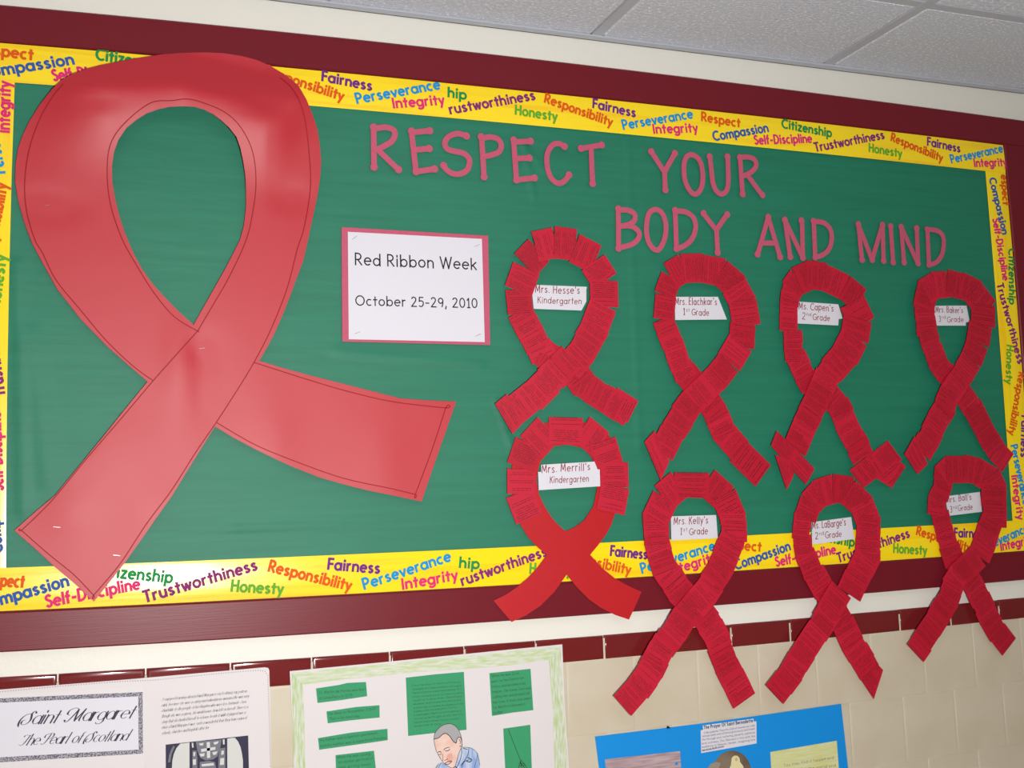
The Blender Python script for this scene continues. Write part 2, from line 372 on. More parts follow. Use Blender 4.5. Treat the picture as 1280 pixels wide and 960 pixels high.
# centres of the tiles, row by row, as measured (x, z)
BROWN = [(-0.7706,1.1907),(-0.6271,1.1871),(-0.4807,1.1841),(-0.332,1.1817),(-0.1817,1.1798),(-0.03,1.1784),(0.1227,1.1774),(0.2758,1.1768),(0.4292,1.1766),(0.5825,1.1768),(0.7353,1.1773),(0.8875,1.1781),(1.0389,1.1791),(1.1892,1.1805),(1.3382,1.1822),(1.4857,1.1841),(1.6317,1.1862),(1.7759,1.1885),(1.9181,1.1909),(2.0583,1.1936),(2.1965,1.1965),(2.3325,1.1995),(2.4661,1.2026),(2.5973,1.2059)]
CREAM = [[(-0.7062,1.0914),(-0.5618,1.0874),(-0.4147,1.0842),(-0.2656,1.0816),(-0.1149,1.0796),(0.0369,1.0781),(0.1895,1.0772),(0.3425,1.0767),(0.4956,1.0766),(0.6484,1.077),(0.8008,1.0777),(0.9524,1.0788),(1.1031,1.0803),(1.2525,1.082),(1.4007,1.0841),(1.5473,1.0864),(1.6922,1.089),(1.8353,1.0919),(1.9765,1.0949),(2.1156,1.0982),(2.2526,1.1016),(2.3872,1.1053),(2.5196,1.1091),(2.6495,1.1131)],
         [(-0.7629,0.9483),(-0.6206,0.9429),(-0.4753,0.9385),(-0.3277,0.9348),(-0.1783,0.932),(-0.0275,0.9298),(0.1243,0.9284),(0.2766,0.9275),(0.4291,0.9272),(0.5816,0.9274),(0.7337,0.9281),(0.8852,0.9292),(1.0358,0.9308),(1.1853,0.9328),(1.3336,0.9352),(1.4805,0.9379),(1.6257,0.941),(1.7691,0.9443),(1.9107,0.948),(2.0503,0.9519),(2.1877,0.9561),(2.3229,0.9605),(2.4559,0.9651),(2.5864,0.9699)],
         [(-0.6959,0.8025),(-0.5532,0.7965),(-0.4077,0.7915),(-0.26,0.7875),(-0.1107,0.7843),(0.0398,0.782),(0.1912,0.7805),(0.343,0.7797),(0.4949,0.7795),(0.6466,0.78),(0.7978,0.781),(0.9484,0.7826),(1.098,0.7847),(1.2465,0.7872),(1.3936,0.7902),(1.5392,0.7936),(1.6831,0.7974),(1.8253,0.8015),(1.9654,0.806),(2.1036,0.8108),(2.2395,0.8158),(2.3733,0.8212),(2.5047,0.8268),(2.6337,0.8326)]]
mb_ = tile_mesh(T-.0030, ZT[0]-ZT[1]-.001, .0085, .0035, M_BROWN, 'tile')
mc_ = tile_mesh(T-.0016, .1496, .0072, .0012, M_CREAM, 'tile')
put_row(mb_, BROWN, .006)
for row in CREAM: put_row(mc_, row, .002)
rest = MB()
for s, e in ((1, -1), (-1, 0)):
    for r in CREAM:
        x, z = r[e][0]+s*T, r[e][1]
        while X0+.08 < x < X1-.08: rest.box(x-.0752, x+.0752, -.0072, -.005, z-.0748, z+.0748); x += s*T
bfar = MB()
for s, e in ((1, -1), (-1, 0)):
    x, z = BROWN[e][0]+s*T, BROWN[e][1]; h = (ZT[0]-ZT[1])/2
    while X0+.08 < x < X1-.08: bfar.box(x-.0747, x+.0747, -.0082, -.005, z-h, z+h); x += s*T
tag(bfar.build('tile_row', M_BROWN, wall), kind='stuff')
xl = X0+.08
for r, z in enumerate([CREAM[2][0][1]-T*.985*k for k in range(1, 7)]):
    x = X0+.08+(r % 2)*.076
    while x < X1-.08: rest.box(x-.0752, x+.0752, -.0072, -.005, z-.0742, z+.0742); x += T
tag(rest.build('tile_field', M_CREAM, wall), kind='stuff')
# ceiling: T-bar grid with lay-in panels
ZC = 2.5
ceil = MB(); ceil.box(X0-.1, X1+.1, YO-.1, .1, ZC+.06, ZC+.12); ceil = struct(ceil.build('ceiling', M_PAINT))
M_BAR = mat('grey_ceiling_bar', (186, 190, 200), .5, .3)
def panel_mat():
    m = mat('speckled_ceiling_panel', (208, 214, 228), .9, .1, .0025, 120, (252, 254, 255), 130, cpos=(.56, .66)); return m
M_PAN = panel_mat()
GX, GY = [0.5377,0.3565]
W = .61
pm = MB(); r = .010; a = W/2-.013; b = a-.006
pm.v = [(x*a, y*a, .012) for x, y in ((-1, -1), (1, -1), (1, 1), (-1, 1))]+[(x*a, y*a, .003) for x, y in ((-1, -1), (1, -1), (1, 1), (-1, 1))]+[(x*b, y*b, 0) for x, y in ((-1, -1), (1, -1), (1, 1), (-1, 1))]
pm.f = [(8, 11, 10, 9), (0, 1, 2, 3)]+[(k, 4+k, 4+(k+1) % 4, (k+1) % 4) for k in range(4)]+[(4+k, 8+k, 8+(k+1) % 4, 4+(k+1) % 4) for k in range(4)]
pme = bpy.data.meshes.new('ceiling_panel'); pme.from_pydata(pm.v, [], pm.f); pme.materials.append(M_PAN)
x = GX-4*W
i = 0
LIGHTS = []
while x < X1-.6:
    for j in range(-1, 5):
        cy = -GY-W*(j+.5)
        o = bpy.data.objects.new('ceiling_panel', pme); o.location = (x+W/2, cy, ZC+.004)
        if j == -1: o.scale = (1, (GY-.03)/(W-.026), 1); o.location.y = -GY/2-.004
        if cy < YO+.3: continue
        if j == 2 and (i % 3 == 1): LIGHTS.append((x+W/2, cy)); continue
        C.objects.link(o); o.parent = ceil
    x += W; i += 1
bars = []
x = GX-4*W
while x < X1-.5:
    m = MB(); m.box(x-.012, x+.012, YO+.02, -.02, ZC+.004, ZC+.03); m.build('grid_bar', M_BAR, ceil); x += W
for j in range(0, 5):
    m = MB(); m.box(X0, X1, -GY-W*j-.012, -GY-W*j+.012, ZC+.0045, ZC+.03); m.build('grid_bar', M_BAR, ceil)
m = MB(); m.box(X0, X1, -.022, 0, ZC, ZC+.004); m.box(X0, X1, -.003, 0, ZC, ZC+.02); struct(m.build('trim_1', M_BAR))
M_LAMP = bpy.data.materials.new('lit_diffuser'); M_LAMP.use_nodes = True
bb = M_LAMP.node_tree.nodes['Principled BSDF']; bb.inputs['Emission Color'].default_value = (1, .95, .86, 1); bb.inputs['Emission Strength'].default_value = 1.3
for n, (x, y) in enumerate(LIGHTS):
    t = thing('ceiling_light', 'square ceiling light panel behind the camera, %s' % (('at the left end', 'left of the middle', 'right of the middle', 'at the right end')[min(n, 3)]), 'ceiling light')
    t.location = (x, y, ZC)
    m = MB(); m.box(-.28, .28, -.28, .28, .004, .01); m.build('diffuser', M_LAMP, t)
    m = MB()
    for s in (-1, 1): m.box(-.3, .3, s*.29-.01, s*.29+.01, 0, .02); m.box(s*.29-.01, s*.29+.01, -.28, .28, 0, .02)
    m.build('frame', M_BAR, t)

# ---------------------------------------------------------------- the bulletin board
FD = .0165   # how far the wooden frame stands off the wall
bd = thing('bulletin_board', 'long bulletin board with a maroon wooden frame above the brown tile row', 'bulletin board')
m = MB(); m.box(-.80, 1.6787, -.0055, -.0001, 1.3057, 2.3762); m.build('cork_panel', mat('tan_cork', (150, 110, 70), .9, .2, .001, 200), bd)
def rail(lo, hi, name='frame_rail'):
    """lo, hi: matching points along the rail's lower and upper edge; slightly rounded bar"""
    mb = MB(); n = len(lo); r = .0025; prof = []
    for (xa, za), (xb, zb) in zip(lo, hi):
        ux, uz = xb-xa, zb-za; l = math.hypot(ux, uz); ux /= l; uz /= l
        prof += [(xa, 0, za), (xa, -FD+r, za), (xa+ux*r, -FD, za+uz*r), (xb-ux*r, -FD, zb-uz*r), (xb, -FD+r, zb), (xb, 0, zb)]
    mb.v = prof; mb.f = [(6*i+k, 6*i+k+1, 6*i+7+k, 6*i+6+k) for i in range(n-1) for k in range(5)]+[tuple(range(5, -1, -1)), tuple(6*n-6+k for k in range(6))]
    return mb.build(name, M_FRAME, bd)
rail([(-0.7685,2.3483),(-0.5807,2.3533),(-0.3884,2.3572),(-0.1929,2.3601),(0.005,2.3621),(0.2043,2.3633),(0.4044,2.3637),(0.6044,2.3635),(0.8039,2.3626),(1.0022,2.3611),(1.199,2.3591),(1.3937,2.3567),(1.5859,2.3537),(1.7754,2.3504)], [(-0.7665,2.4177),(-0.5791,2.4233),(-0.3873,2.4277),(-0.1921,2.4309),(0.0054,2.4332),(0.2044,2.4346),(0.4041,2.4351),(0.6038,2.4349),(0.803,2.434),(1.0011,2.4324),(1.1976,2.4302),(1.3921,2.4275),(1.5842,2.4243),(1.7735,2.4206)])
rail([(-0.7718,1.2583),(-0.583,1.2543),(-0.3897,1.2512),(-0.193,1.2489),(0.0059,1.2474),(0.2062,1.2464),(0.4071,1.2461),(0.6079,1.2463),(0.8079,1.247),(1.0067,1.2481),(1.2036,1.2497),(1.3983,1.2516),(1.5904,1.2539),(1.7795,1.2565)], [(-0.7732,1.3267),(-0.5841,1.3233),(-0.3905,1.3207),(-0.1937,1.3187),(0.0055,1.3174),(0.206,1.3166),(0.4071,1.3163),(0.608,1.3164),(0.8082,1.317),(1.0071,1.3179),(1.2042,1.3193),(1.3991,1.3209),(1.5914,1.3228),(1.7807,1.325)])
rail([(-0.7077,1.3254),(-0.7103,1.5307),(-0.7111,1.7369),(-0.7102,1.9429),(-0.7076,2.1477),(-0.7034,2.3502)], [(-0.7732,1.3266),(-0.776,1.5314),(-0.7768,1.7369),(-0.7758,1.9423),(-0.773,2.1464),(-0.7685,2.3484)])
rail([(1.6819,1.3238),(1.6841,1.5294),(1.6846,1.7358),(1.6835,1.9422),(1.6808,2.1479),(1.6766,2.3522)], [(1.7808,1.325),(1.7831,1.53),(1.7838,1.7357),(1.7827,1.9415),(1.7799,2.1466),(1.7755,2.3504)])
# green roll paper, slightly puckered where it is stapled
FOLDS = [(a, b, wd, h) for (a, b), wd, h in zip([[(0.3602,2.2489),(0.3798,2.1243)],[(0.3333,2.2642),(0.4404,2.16)],[(-0.2535,1.4512),(-0.041,1.4552)],[(-0.3965,1.4482),(-0.2388,1.4507)],[(-0.6279,1.9413),(-0.6122,1.4963)],[(0.6082,2.2751),(0.6064,1.5921)],[(-0.0517,1.7905),(0.2471,1.7703)],[(0.2798,1.6958),(0.3119,1.5963)],[(-0.6026,1.8108),(-0.5735,1.5518)]], (.004, .004, .003, .003, .012, .006, .01, .006, .02), (.002, .0018, .002, .0018, .003, .001, .0018, .0018, .003))]
def lined(x, z, a, b):
    dx, dz = b[0]-a[0], b[1]-a[1]; t = max(0, min(1, ((x-a[0])*dx+(z-a[1])*dz)/(dx*dx+dz*dz))); return math.hypot(x-a[0]-t*dx, z-a[1]-t*dz)
def dgreen(x, z):
    return .0098+.0009*math.sin(3.1*x+1.3*math.sin(5*z))*math.sin(7*z+2*x)+.0005*math.sin(23*z+3*math.sin(2.2*x))+sum(h*math.exp(-(lined(x, z, a, b)/wd)**2) for a, b, wd, h in FOLDS)
GZ = (1.3635, 2.319)
gx0, gx1 = [-0.6723,1.6514]
g = MB(); nx, nz = 340, 150
for i in range(nx+1):
    for j in range(nz+1):
        x = gx0+(gx1-gx0)*i/nx; z = GZ[0]+(GZ[1]-GZ[0])*j/nz; g.v.append((x, -dgreen(x, z), z))
g.f = [(i*(nz+1)+j, (i+1)*(nz+1)+j, (i+1)*(nz+1)+j+1, i*(nz+1)+j+1) for i in range(nx) for j in range(nz)]
go = g.build('backing_paper', M_GREEN, smooth=True); tag(go, 'dark green roll paper covering the middle of the bulletin board', 'paper')

# ---------------------------------------------------------------- yellow border strips with their words
SD = .0122
def bow(s): return .0016*(1-s*s)
def border(label, lo, hi, words, m=M_YELLOW, off=0):
    t = thing('border_strip', label, 'border strip', 'yellow border strips printed with words')
    mb = MB(); n = len(lo); K = 8    # the card bows outward a little between its stapled edges
    for i in range(n):
        for k in range(K+1): f = k/K; mb.v.append((lo[i][0]+(hi[i][0]-lo[i][0])*f, -(SD+off+bow(2*f-1)), lo[i][1]+(hi[i][1]-lo[i][1])*f))
    mb.f = [(i*(K+1)+k, (i+1)*(K+1)+k, (i+1)*(K+1)+k+1, i*(K+1)+k+1) for i in range(n-1) for k in range(K)]
    front = list(mb.v); back = [(x, y+.0004, z) for x, y, z in front]; nf0 = list(mb.f)
    mb.add(back, [f[::-1] for f in nf0])
    for i in range(n-1):
        for a, b in ((i*(K+1), (i+1)*(K+1)), ((i+1)*(K+1)+K, i*(K+1)+K)): mb.add([front[a], back[a], back[b], front[b]], [(0, 1, 2, 3)])
    for e in (0, (n-1)*(K+1)):
        for k in range(K): mb.add([front[e+k], back[e+k], back[e+k+1], front[e+k+1]], [(0, 1, 2, 3)])
    co = mb.build('card', m, t); nf = (n-1)*K
    co.data.polygons.foreach_set('use_smooth', [j < nf for j in range(len(co.data.polygons))])
    for wd, c, ax, az, bx, bz in words:
        q = MB(); write(q, wd, (ax, az), (bx, bz), .0202, SD+off+bow(0)+.0004, .235, gap=1.9, dfun=None)
        q.build('printed_word', WORDCOL[c], t)
XJ1, XJ2, XB1, XB2 = [0.158,0.757,0.158,0.739]
border('yellow border strip along the top left, partly under the giant red ribbon',
  [(-0.7032,2.2764),(-0.5297,2.2801),(-0.3529,2.283),(-0.1735,2.2851),(0.0077,2.2867),(0.1902,2.2876)], [(-0.7015,2.3489),(-0.5284,2.3531),(-0.3519,2.3564),(-0.1729,2.3589),(0.0081,2.3607),(0.1902,2.3618)],
  [('Respect','o',-0.7014,2.3262,-0.6067,2.3232),('Compassion','b',-0.6928,2.2792,-0.5355,2.3234),('Self-Discipline','m',-0.571,2.2874,-0.441,2.3149),('Citizenship','g',-0.4978,2.3368,-0.3744,2.3283),('Trustworthiness','p',-0.4409,2.2744,-0.2565,2.3474),('Honesty','l',-0.3065,2.2877,-0.2263,2.2763),('Responsibility','o',-0.1873,2.3403,-0.0317,2.3017),('Fairness','v',-0.0732,2.3394,0.0284,2.329),('Perseverance','c',-0.0015,2.299,0.1757,2.3479),('Integrity','m',0.0739,2.2966,0.1836,2.3151)], off=.0002)
border('yellow border strip in the middle of the top edge, above the word RESPECT',
  [(0.1902,2.2876),(0.3402,2.2879),(0.4903,2.2879),(0.6403,2.2876),(0.7898,2.287)], [(0.1902,2.3618),(0.34,2.3622),(0.4899,2.3622),(0.6396,2.3619),(0.789,2.3612)],
  [('hip','g',0.1917,2.3322,0.2312,2.3302),('rustworthiness','p',0.1961,2.2956,0.3886,2.3456),('Honesty','l',0.341,2.3084,0.4371,2.3024),('Responsibility','o',0.409,2.3416,0.5674,2.3019),('Fairness','v',0.5237,2.3402,0.6268,2.3283),('Perseverance','c',0.5968,2.2975,0.774,2.3401),('Integrity','m',0.6713,2.2948,0.7845,2.308)])
border('yellow border strip ending at the top right corner of the board',
  [(0.7898,2.287),(0.9704,2.2858),(1.1496,2.2843),(1.3273,2.2824),(1.503,2.2802),(1.6766,2.2776)], [(0.789,2.3612),(0.9694,2.36),(1.1484,2.3583),(1.3259,2.3562),(1.5015,2.3537),(1.6749,2.3508)],
  [('Respect','o',0.7952,2.3352,0.896,2.3288),('Compassion','b',0.8259,2.2911,0.973,2.3252),('Self-Discipline','m',0.9336,2.2915,1.0923,2.3091),('Citizenship','g',1.0105,2.3381,1.1479,2.327),('Trustworthiness','p',1.101,2.2877,1.3037,2.3367),('Honesty','l',1.255,2.3001,1.3512,2.2933),('Responsibility','o',1.3218,2.3328,1.4739,2.2918),('Fairness','v',1.4323,2.3301,1.5329,2.3206),('Perseverance','c',1.5042,2.2904,1.6721,2.3327),('Integrity','m',1.5758,2.2866,1.6817,2.2964)], off=.0002)
border('yellow border strip along the bottom left under the tip of the giant red ribbon',
  [(-0.7057,1.327),(-0.5316,1.3242),(-0.3539,1.322),(-0.1737,1.3203),(0.0083,1.3191),(0.1915,1.3183)], [(-0.7069,1.4011),(-0.5325,1.3988),(-0.3547,1.3969),(-0.1743,1.3956),(0.0079,1.3946),(0.1912,1.3939)],
  [('Respect','o',-0.6785,1.3727,-0.6115,1.3653),('Compassion','b',-0.6792,1.3291,-0.5371,1.3642),('Self-Discipline','m',-0.5737,1.3281,-0.4171,1.3515),('Citizenship','g',-0.4922,1.3792,-0.3623,1.3592),('Trustworthiness','p',-0.4082,1.3262,-0.2076,1.3751),('Honesty','l',-0.2563,1.3378,-0.1611,1.3267),('Responsibility','o',-0.1879,1.3713,-0.0322,1.3259),('Fairness','v',-0.0749,1.3688,0.0262,1.3558),('Perseverance','c',-0.0037,1.3264,0.1738,1.3735),('Integrity','m',0.0725,1.322,0.1863,1.3351)], off=.0002)
border('yellow border strip in the middle of the bottom edge behind the plain-tailed ribbon',
  [(0.1915,1.3183),(0.3377,1.318),(0.4839,1.318),(0.63,1.3182),(0.7756,1.3186)], [(0.1912,1.3939),(0.3375,1.3937),(0.4839,1.3937),(0.6301,1.3938),(0.7758,1.3941)],
  [('hip','g',0.1904,1.3589,0.2312,1.3541),('rustworthiness','p',0.1962,1.3223,0.3811,1.3733),('Honesty','l',0.3412,1.3392,0.432,1.33),('Responsibility','o',0.4019,1.3668,0.5683,1.3249),('Fairness','v',0.5248,1.3665,0.6098,1.3551),('Perseverance','c',0.5975,1.3256,0.778,1.3673),('Integrity','m',0.6661,1.318,0.78,1.3428)])
border('yellow border strip ending at the bottom right corner of the board',
  [(0.7756,1.3186),(0.9601,1.3194),(1.1432,1.3205),(1.3244,1.3219),(1.5035,1.3236),(1.6803,1.3255)], [(0.7758,1.3941),(0.9605,1.3948),(1.1437,1.3956),(1.3251,1.3968),(1.5043,1.3981),(1.6812,1.3996)],
  [('Respect','o',0.7865,1.3702,0.8939,1.3583),('Compassion','b',0.8281,1.3212,0.9714,1.3583),('Self-Discipline','m',0.9313,1.3229,1.0924,1.3446),('Citizenship','g',1.007,1.3836,1.1425,1.3578),('Trustworthiness','p',1.0982,1.3235,1.3023,1.3731),('Honesty','l',1.2527,1.339,1.3477,1.3299),('Responsibility','o',1.3213,1.3779,1.4763,1.3296),('Fairness','v',1.4338,1.3676,1.5279,1.3617),('Perseverance','c',1.505,1.3244,1.6613,1.3718),('Integrity','m',1.5719,1.329,1.6762,1.3418)], off=.0002)
border('yellow border strip running up the left end of the board',
  [(-0.7073,1.4011),(-0.7091,1.5765),(-0.7095,1.7524),(-0.7088,1.9281),(-0.7068,2.103),(-0.7036,2.2764)], [(-0.6401,1.4001),(-0.6417,1.5761),(-0.6421,1.7525),(-0.6414,1.9286),(-0.6396,2.104),(-0.6367,2.2779)],
  [('Compassion','b',-0.646,1.4279,-0.6592,1.5538),('Self-Discipline','m',-0.6461,1.5353,-0.6531,1.6736),('Trustworthiness','p',-0.6457,1.7035,-0.6687,1.8666),('Honesty','l',-0.6569,1.8598,-0.6464,1.9546),('Responsibility','o',-0.6685,1.9463,-0.6467,2.0854),('Perseverance','c',-0.651,2.1073,-0.6766,2.248),('Integrity','m',-0.6447,2.1822,-0.6439,2.2769)], M_YELLOWV, -.0002)
border('yellow border strip running down the right end of the board',
  [(1.6168,1.3991),(1.6181,1.575),(1.6182,1.7514),(1.6173,1.9277),(1.6152,2.1036),(1.6121,2.2786)], [(1.6814,1.3996),(1.6828,1.5753),(1.683,1.7513),(1.6821,1.9274),(1.68,2.1029),(1.6768,2.2776)],
  [('espect','o',1.6603,2.2714,1.6596,2.1947),('Compassion','b',1.6212,2.2589,1.6507,2.1167),('Self-Discipline','m',1.6222,2.1556,1.6413,1.9983),('Citizenship','g',1.6675,2.0809,1.6559,1.9396),('Trustworthiness','p',1.6203,1.9873,1.6696,1.7871),('Honesty','l',1.6385,1.8348,1.6256,1.7381),('Responsibility','o',1.6708,1.767,1.6223,1.613),('Fairness','v',1.6689,1.6578,1.656,1.5557),('Perseverance','c',1.6271,1.583,1.653,1.4365),('Integrity','m',1.6224,1.509,1.6312,1.4009)], M_YELLOWV, -.0002)

# ---------------------------------------------------------------- the giant ribbon
CRX = [(-0.6323,2.2591),(-0.571,2.2593),(-0.4696,2.2695),(-0.3559,2.2841),(-0.2825,2.2742),(-0.1923,2.2575),(-0.1584,2.2671),(-0.1177,2.2888),(-0.051,2.3019)]
BUMPS = [(-0.4917,2.247,0.025,-0.004,2),(-0.347,2.2909,0.03,0.003,0.5),(-0.1872,2.2633,0.03,-0.006,2.5),(-0.578,2.0511,0.04,-0.004,2),(-0.1407,2.098,0.035,-0.004,1.5),(-0.3113,1.7943,0.025,-0.003,1),(-0.3475,1.7621,0.05,0.004,0.4),(-0.2941,1.7248,0.06,-0.003,0.4),(-0.4662,1.5924,0.08,0.003,1),(-0.3969,1.489,0.06,0.003,1),(-0.1792,1.6029,0.07,0.003,0.5),(0.0385,1.5682,0.07,0.002,0.6),(-0.533,1.4937,0.05,0.003,1)]
def crease(x):
    for (a, za), (b, zb) in zip(CRX, CRX[1:]):
        if a <= x <= b: return za+(zb-za)*(x-a)/(b-a)
    return CRX[0][1] if x < CRX[0][0] else CRX[-1][1]
def dbig(x, z):
    t = z-crease(x); p = min(1, max(0, (x-CRX[0][0])/.16)); q = min(1, max(0, (CRX[-1][0]-x)/.14)); A = .036*p*p*(3-2*p)*(.3+.7*q*q*(3-2*q))
    d = .0190+(A*math.exp(-(t/.10)**2) if t <= 0 else A*max(0, 1-t/.085))
    for bx, bz, r, h, s in BUMPS:
        d += h*math.exp(-((x-bx)**2/(r*r*s)+(z-bz)**2/(r*r/s)))
    return max(d, .0172)
BIG = [(-0.6269,1.4647),(-0.5936,1.4957),(-0.5611,1.5243),(-0.519,1.5789),(-0.4747,1.6368),(-0.4391,1.6842),(-0.405,1.7287),(-0.4393,1.7596),(-0.4754,1.7931),(-0.5209,1.8422),(-0.5605,1.8955),(-0.585,1.9415),(-0.6034,1.9775),(-0.6178,2.0181),(-0.6283,2.0575),(-0.6332,2.0893),(-0.633,2.1234),(-0.6293,2.1519),(-0.6223,2.1763),(-0.6118,2.2024),(-0.5945,2.2344),(-0.5723,2.2663),(-0.5568,2.284),(-0.5377,2.2976),(-0.5143,2.3089),(-0.4866,2.3199),(-0.4371,2.3381),(-0.3815,2.3554),(-0.3425,2.3641),(-0.3022,2.3701),(-0.2645,2.3727),(-0.231,2.3708),(-0.2017,2.366),(-0.176,2.3574),(-0.1484,2.34),(-0.1234,2.3173),(-0.1088,2.2885),(-0.0956,2.259),(-0.0855,2.2307),(-0.0804,2.1998),(-0.0779,2.1699),(-0.0804,2.1344),(-0.0862,2.0987),(-0.0946,2.061),(-0.1039,2.017),(-0.1154,1.9685),(-0.1363,1.9122),(-0.1538,1.866),(-0.1732,1.8217),(-0.188,1.7935),(-0.2018,1.7701),(-0.1625,1.7582),(-0.1011,1.7417),(-0.0385,1.7264),(0.0172,1.7124),(0.0739,1.6982),(0.1317,1.6942),(0.1907,1.6918),(0.1671,1.6302),(0.142,1.5663),(0.1137,1.4922),(0.0615,1.5048),(0.0055,1.5173),(-0.0416,1.5302),(-0.0881,1.5445),(-0.135,1.5639),(-0.1722,1.5813),(-0.2109,1.601),(-0.2534,1.6251),(-0.2844,1.645),(-0.3117,1.6003),(-0.3377,1.5577),(-0.362,1.5171),(-0.3901,1.4772),(-0.4177,1.4363),(-0.4441,1.3987),(-0.4706,1.3645),(-0.4953,1.3334),(-0.5254,1.3647),(-0.5613,1.3989),(-0.5955,1.4341)]
HOLE = [(-0.3419,2.2477),(-0.3678,2.2445),(-0.3878,2.2384),(-0.4091,2.2286),(-0.4259,2.2165),(-0.4441,2.2002),(-0.4579,2.1784),(-0.4654,2.1561),(-0.4688,2.1299),(-0.4679,2.1003),(-0.4628,2.0691),(-0.4557,2.0393),(-0.4457,2.0066),(-0.4301,1.968),(-0.4145,1.9384),(-0.396,1.9119),(-0.3761,1.8891),(-0.3503,1.8618),(-0.3228,1.8367),(-0.3037,1.8724),(-0.2834,1.9103),(-0.2651,1.9447),(-0.2485,1.9782),(-0.2363,2.0038),(-0.2286,2.034),(-0.2246,2.0703),(-0.2247,2.1061),(-0.2264,2.132),(-0.2306,2.1564),(-0.2365,2.1802),(-0.2444,2.1999),(-0.2591,2.2162),(-0.2749,2.2288),(-0.2891,2.2379),(-0.3054,2.2447),(-0.323,2.2483)]
rb = thing('giant_ribbon', 'giant plain red paper awareness ribbon with a drawn outline on the left half', 'paper ribbon')
sheet(BIG, [HOLE], dbig, .0004, .01).build('ribbon_sheet', M_BIG, rb, smooth=True)
for pl in ([(-0.5539,2.2758),(-0.5728,2.2494),(-0.5929,2.2106),(-0.61,2.1548),(-0.6173,2.0949),(-0.6142,2.0407),(-0.6002,1.9879),(-0.5852,1.9592),(-0.5633,1.913),(-0.521,1.8584),(-0.4755,1.8019),(-0.4281,1.7553),(-0.3951,1.7303)],
           [(-0.3155,1.8249),(-0.2816,1.8854),(-0.2577,1.9295),(-0.2258,2.0012),(-0.2118,2.0601),(-0.2058,2.1181),(-0.213,2.1728),(-0.2352,2.2149),(-0.2656,2.2419),(-0.3055,2.2564),(-0.3348,2.2609),(-0.3636,2.2556),(-0.4022,2.2477),(-0.4484,2.2067),(-0.4718,2.1684),(-0.4771,2.119),(-0.4712,2.0596),(-0.4527,2.0002),(-0.4329,1.9603),(-0.396,1.8983),(-0.3575,1.8509),(-0.3155,1.8249),(-0.3155,1.8249)],
           [(-0.3155,1.8249),(-0.3155,1.8249),(-0.3562,1.7767),(-0.3951,1.7303),(-0.4528,1.6578),(-0.511,1.5859),(-0.5597,1.5229),(-0.5883,1.4913),(-0.6153,1.4643),(-0.6153,1.4643),(-0.572,1.4219),(-0.5295,1.3832),(-0.496,1.3447),(-0.496,1.3447),(-0.4518,1.3977),(-0.4067,1.4676),(-0.3619,1.5288),(-0.319,1.5975),(-0.2819,1.6526),(-0.2455,1.71),(-0.2116,1.7669),(-0.1786,1.8325),(-0.1471,1.9134),(-0.1261,1.9935),(-0.1131,2.0342),(-0.0995,2.1156),(-0.1029,2.1895),(-0.1137,2.2561),(-0.1351,2.3059),(-0.1581,2.3319)],
           [(-0.2116,1.7669),(-0.1838,1.7579),(-0.1167,1.7368),(-0.0387,1.7138),(0.0573,1.6917),(0.1683,1.6788),(0.1683,1.6788),(0.1377,1.5952),(0.1008,1.5068),(0.1008,1.5068),(0.0536,1.5191),(-0.0414,1.5418),(-0.1341,1.5761),(-0.2108,1.6093),(-0.2819,1.6526)]):
    q = MB(); strip(q, catmull(pl, 5), .0017, 0, dfun=lambda x, z: dbig(x, z)+.0011); q.build('marker_outline', M_MARKER, rb)
def staple(a, b, d, parent):
    q = MB(); strip(q, [a, b], .0008, d, .0006); return q.build('staple', M_STAPLE, parent)
for a, b in ([(-0.5636,1.4686),(-0.5522,1.4671)], [(-0.4631,1.4142),(-0.4518,1.4126)], [(-0.3128,1.7915),(-0.302,1.7932)], [(-0.5829,2.0499),(-0.5748,2.0519)]):
    staple(a, b, dbig(*a)+.0012, rb)

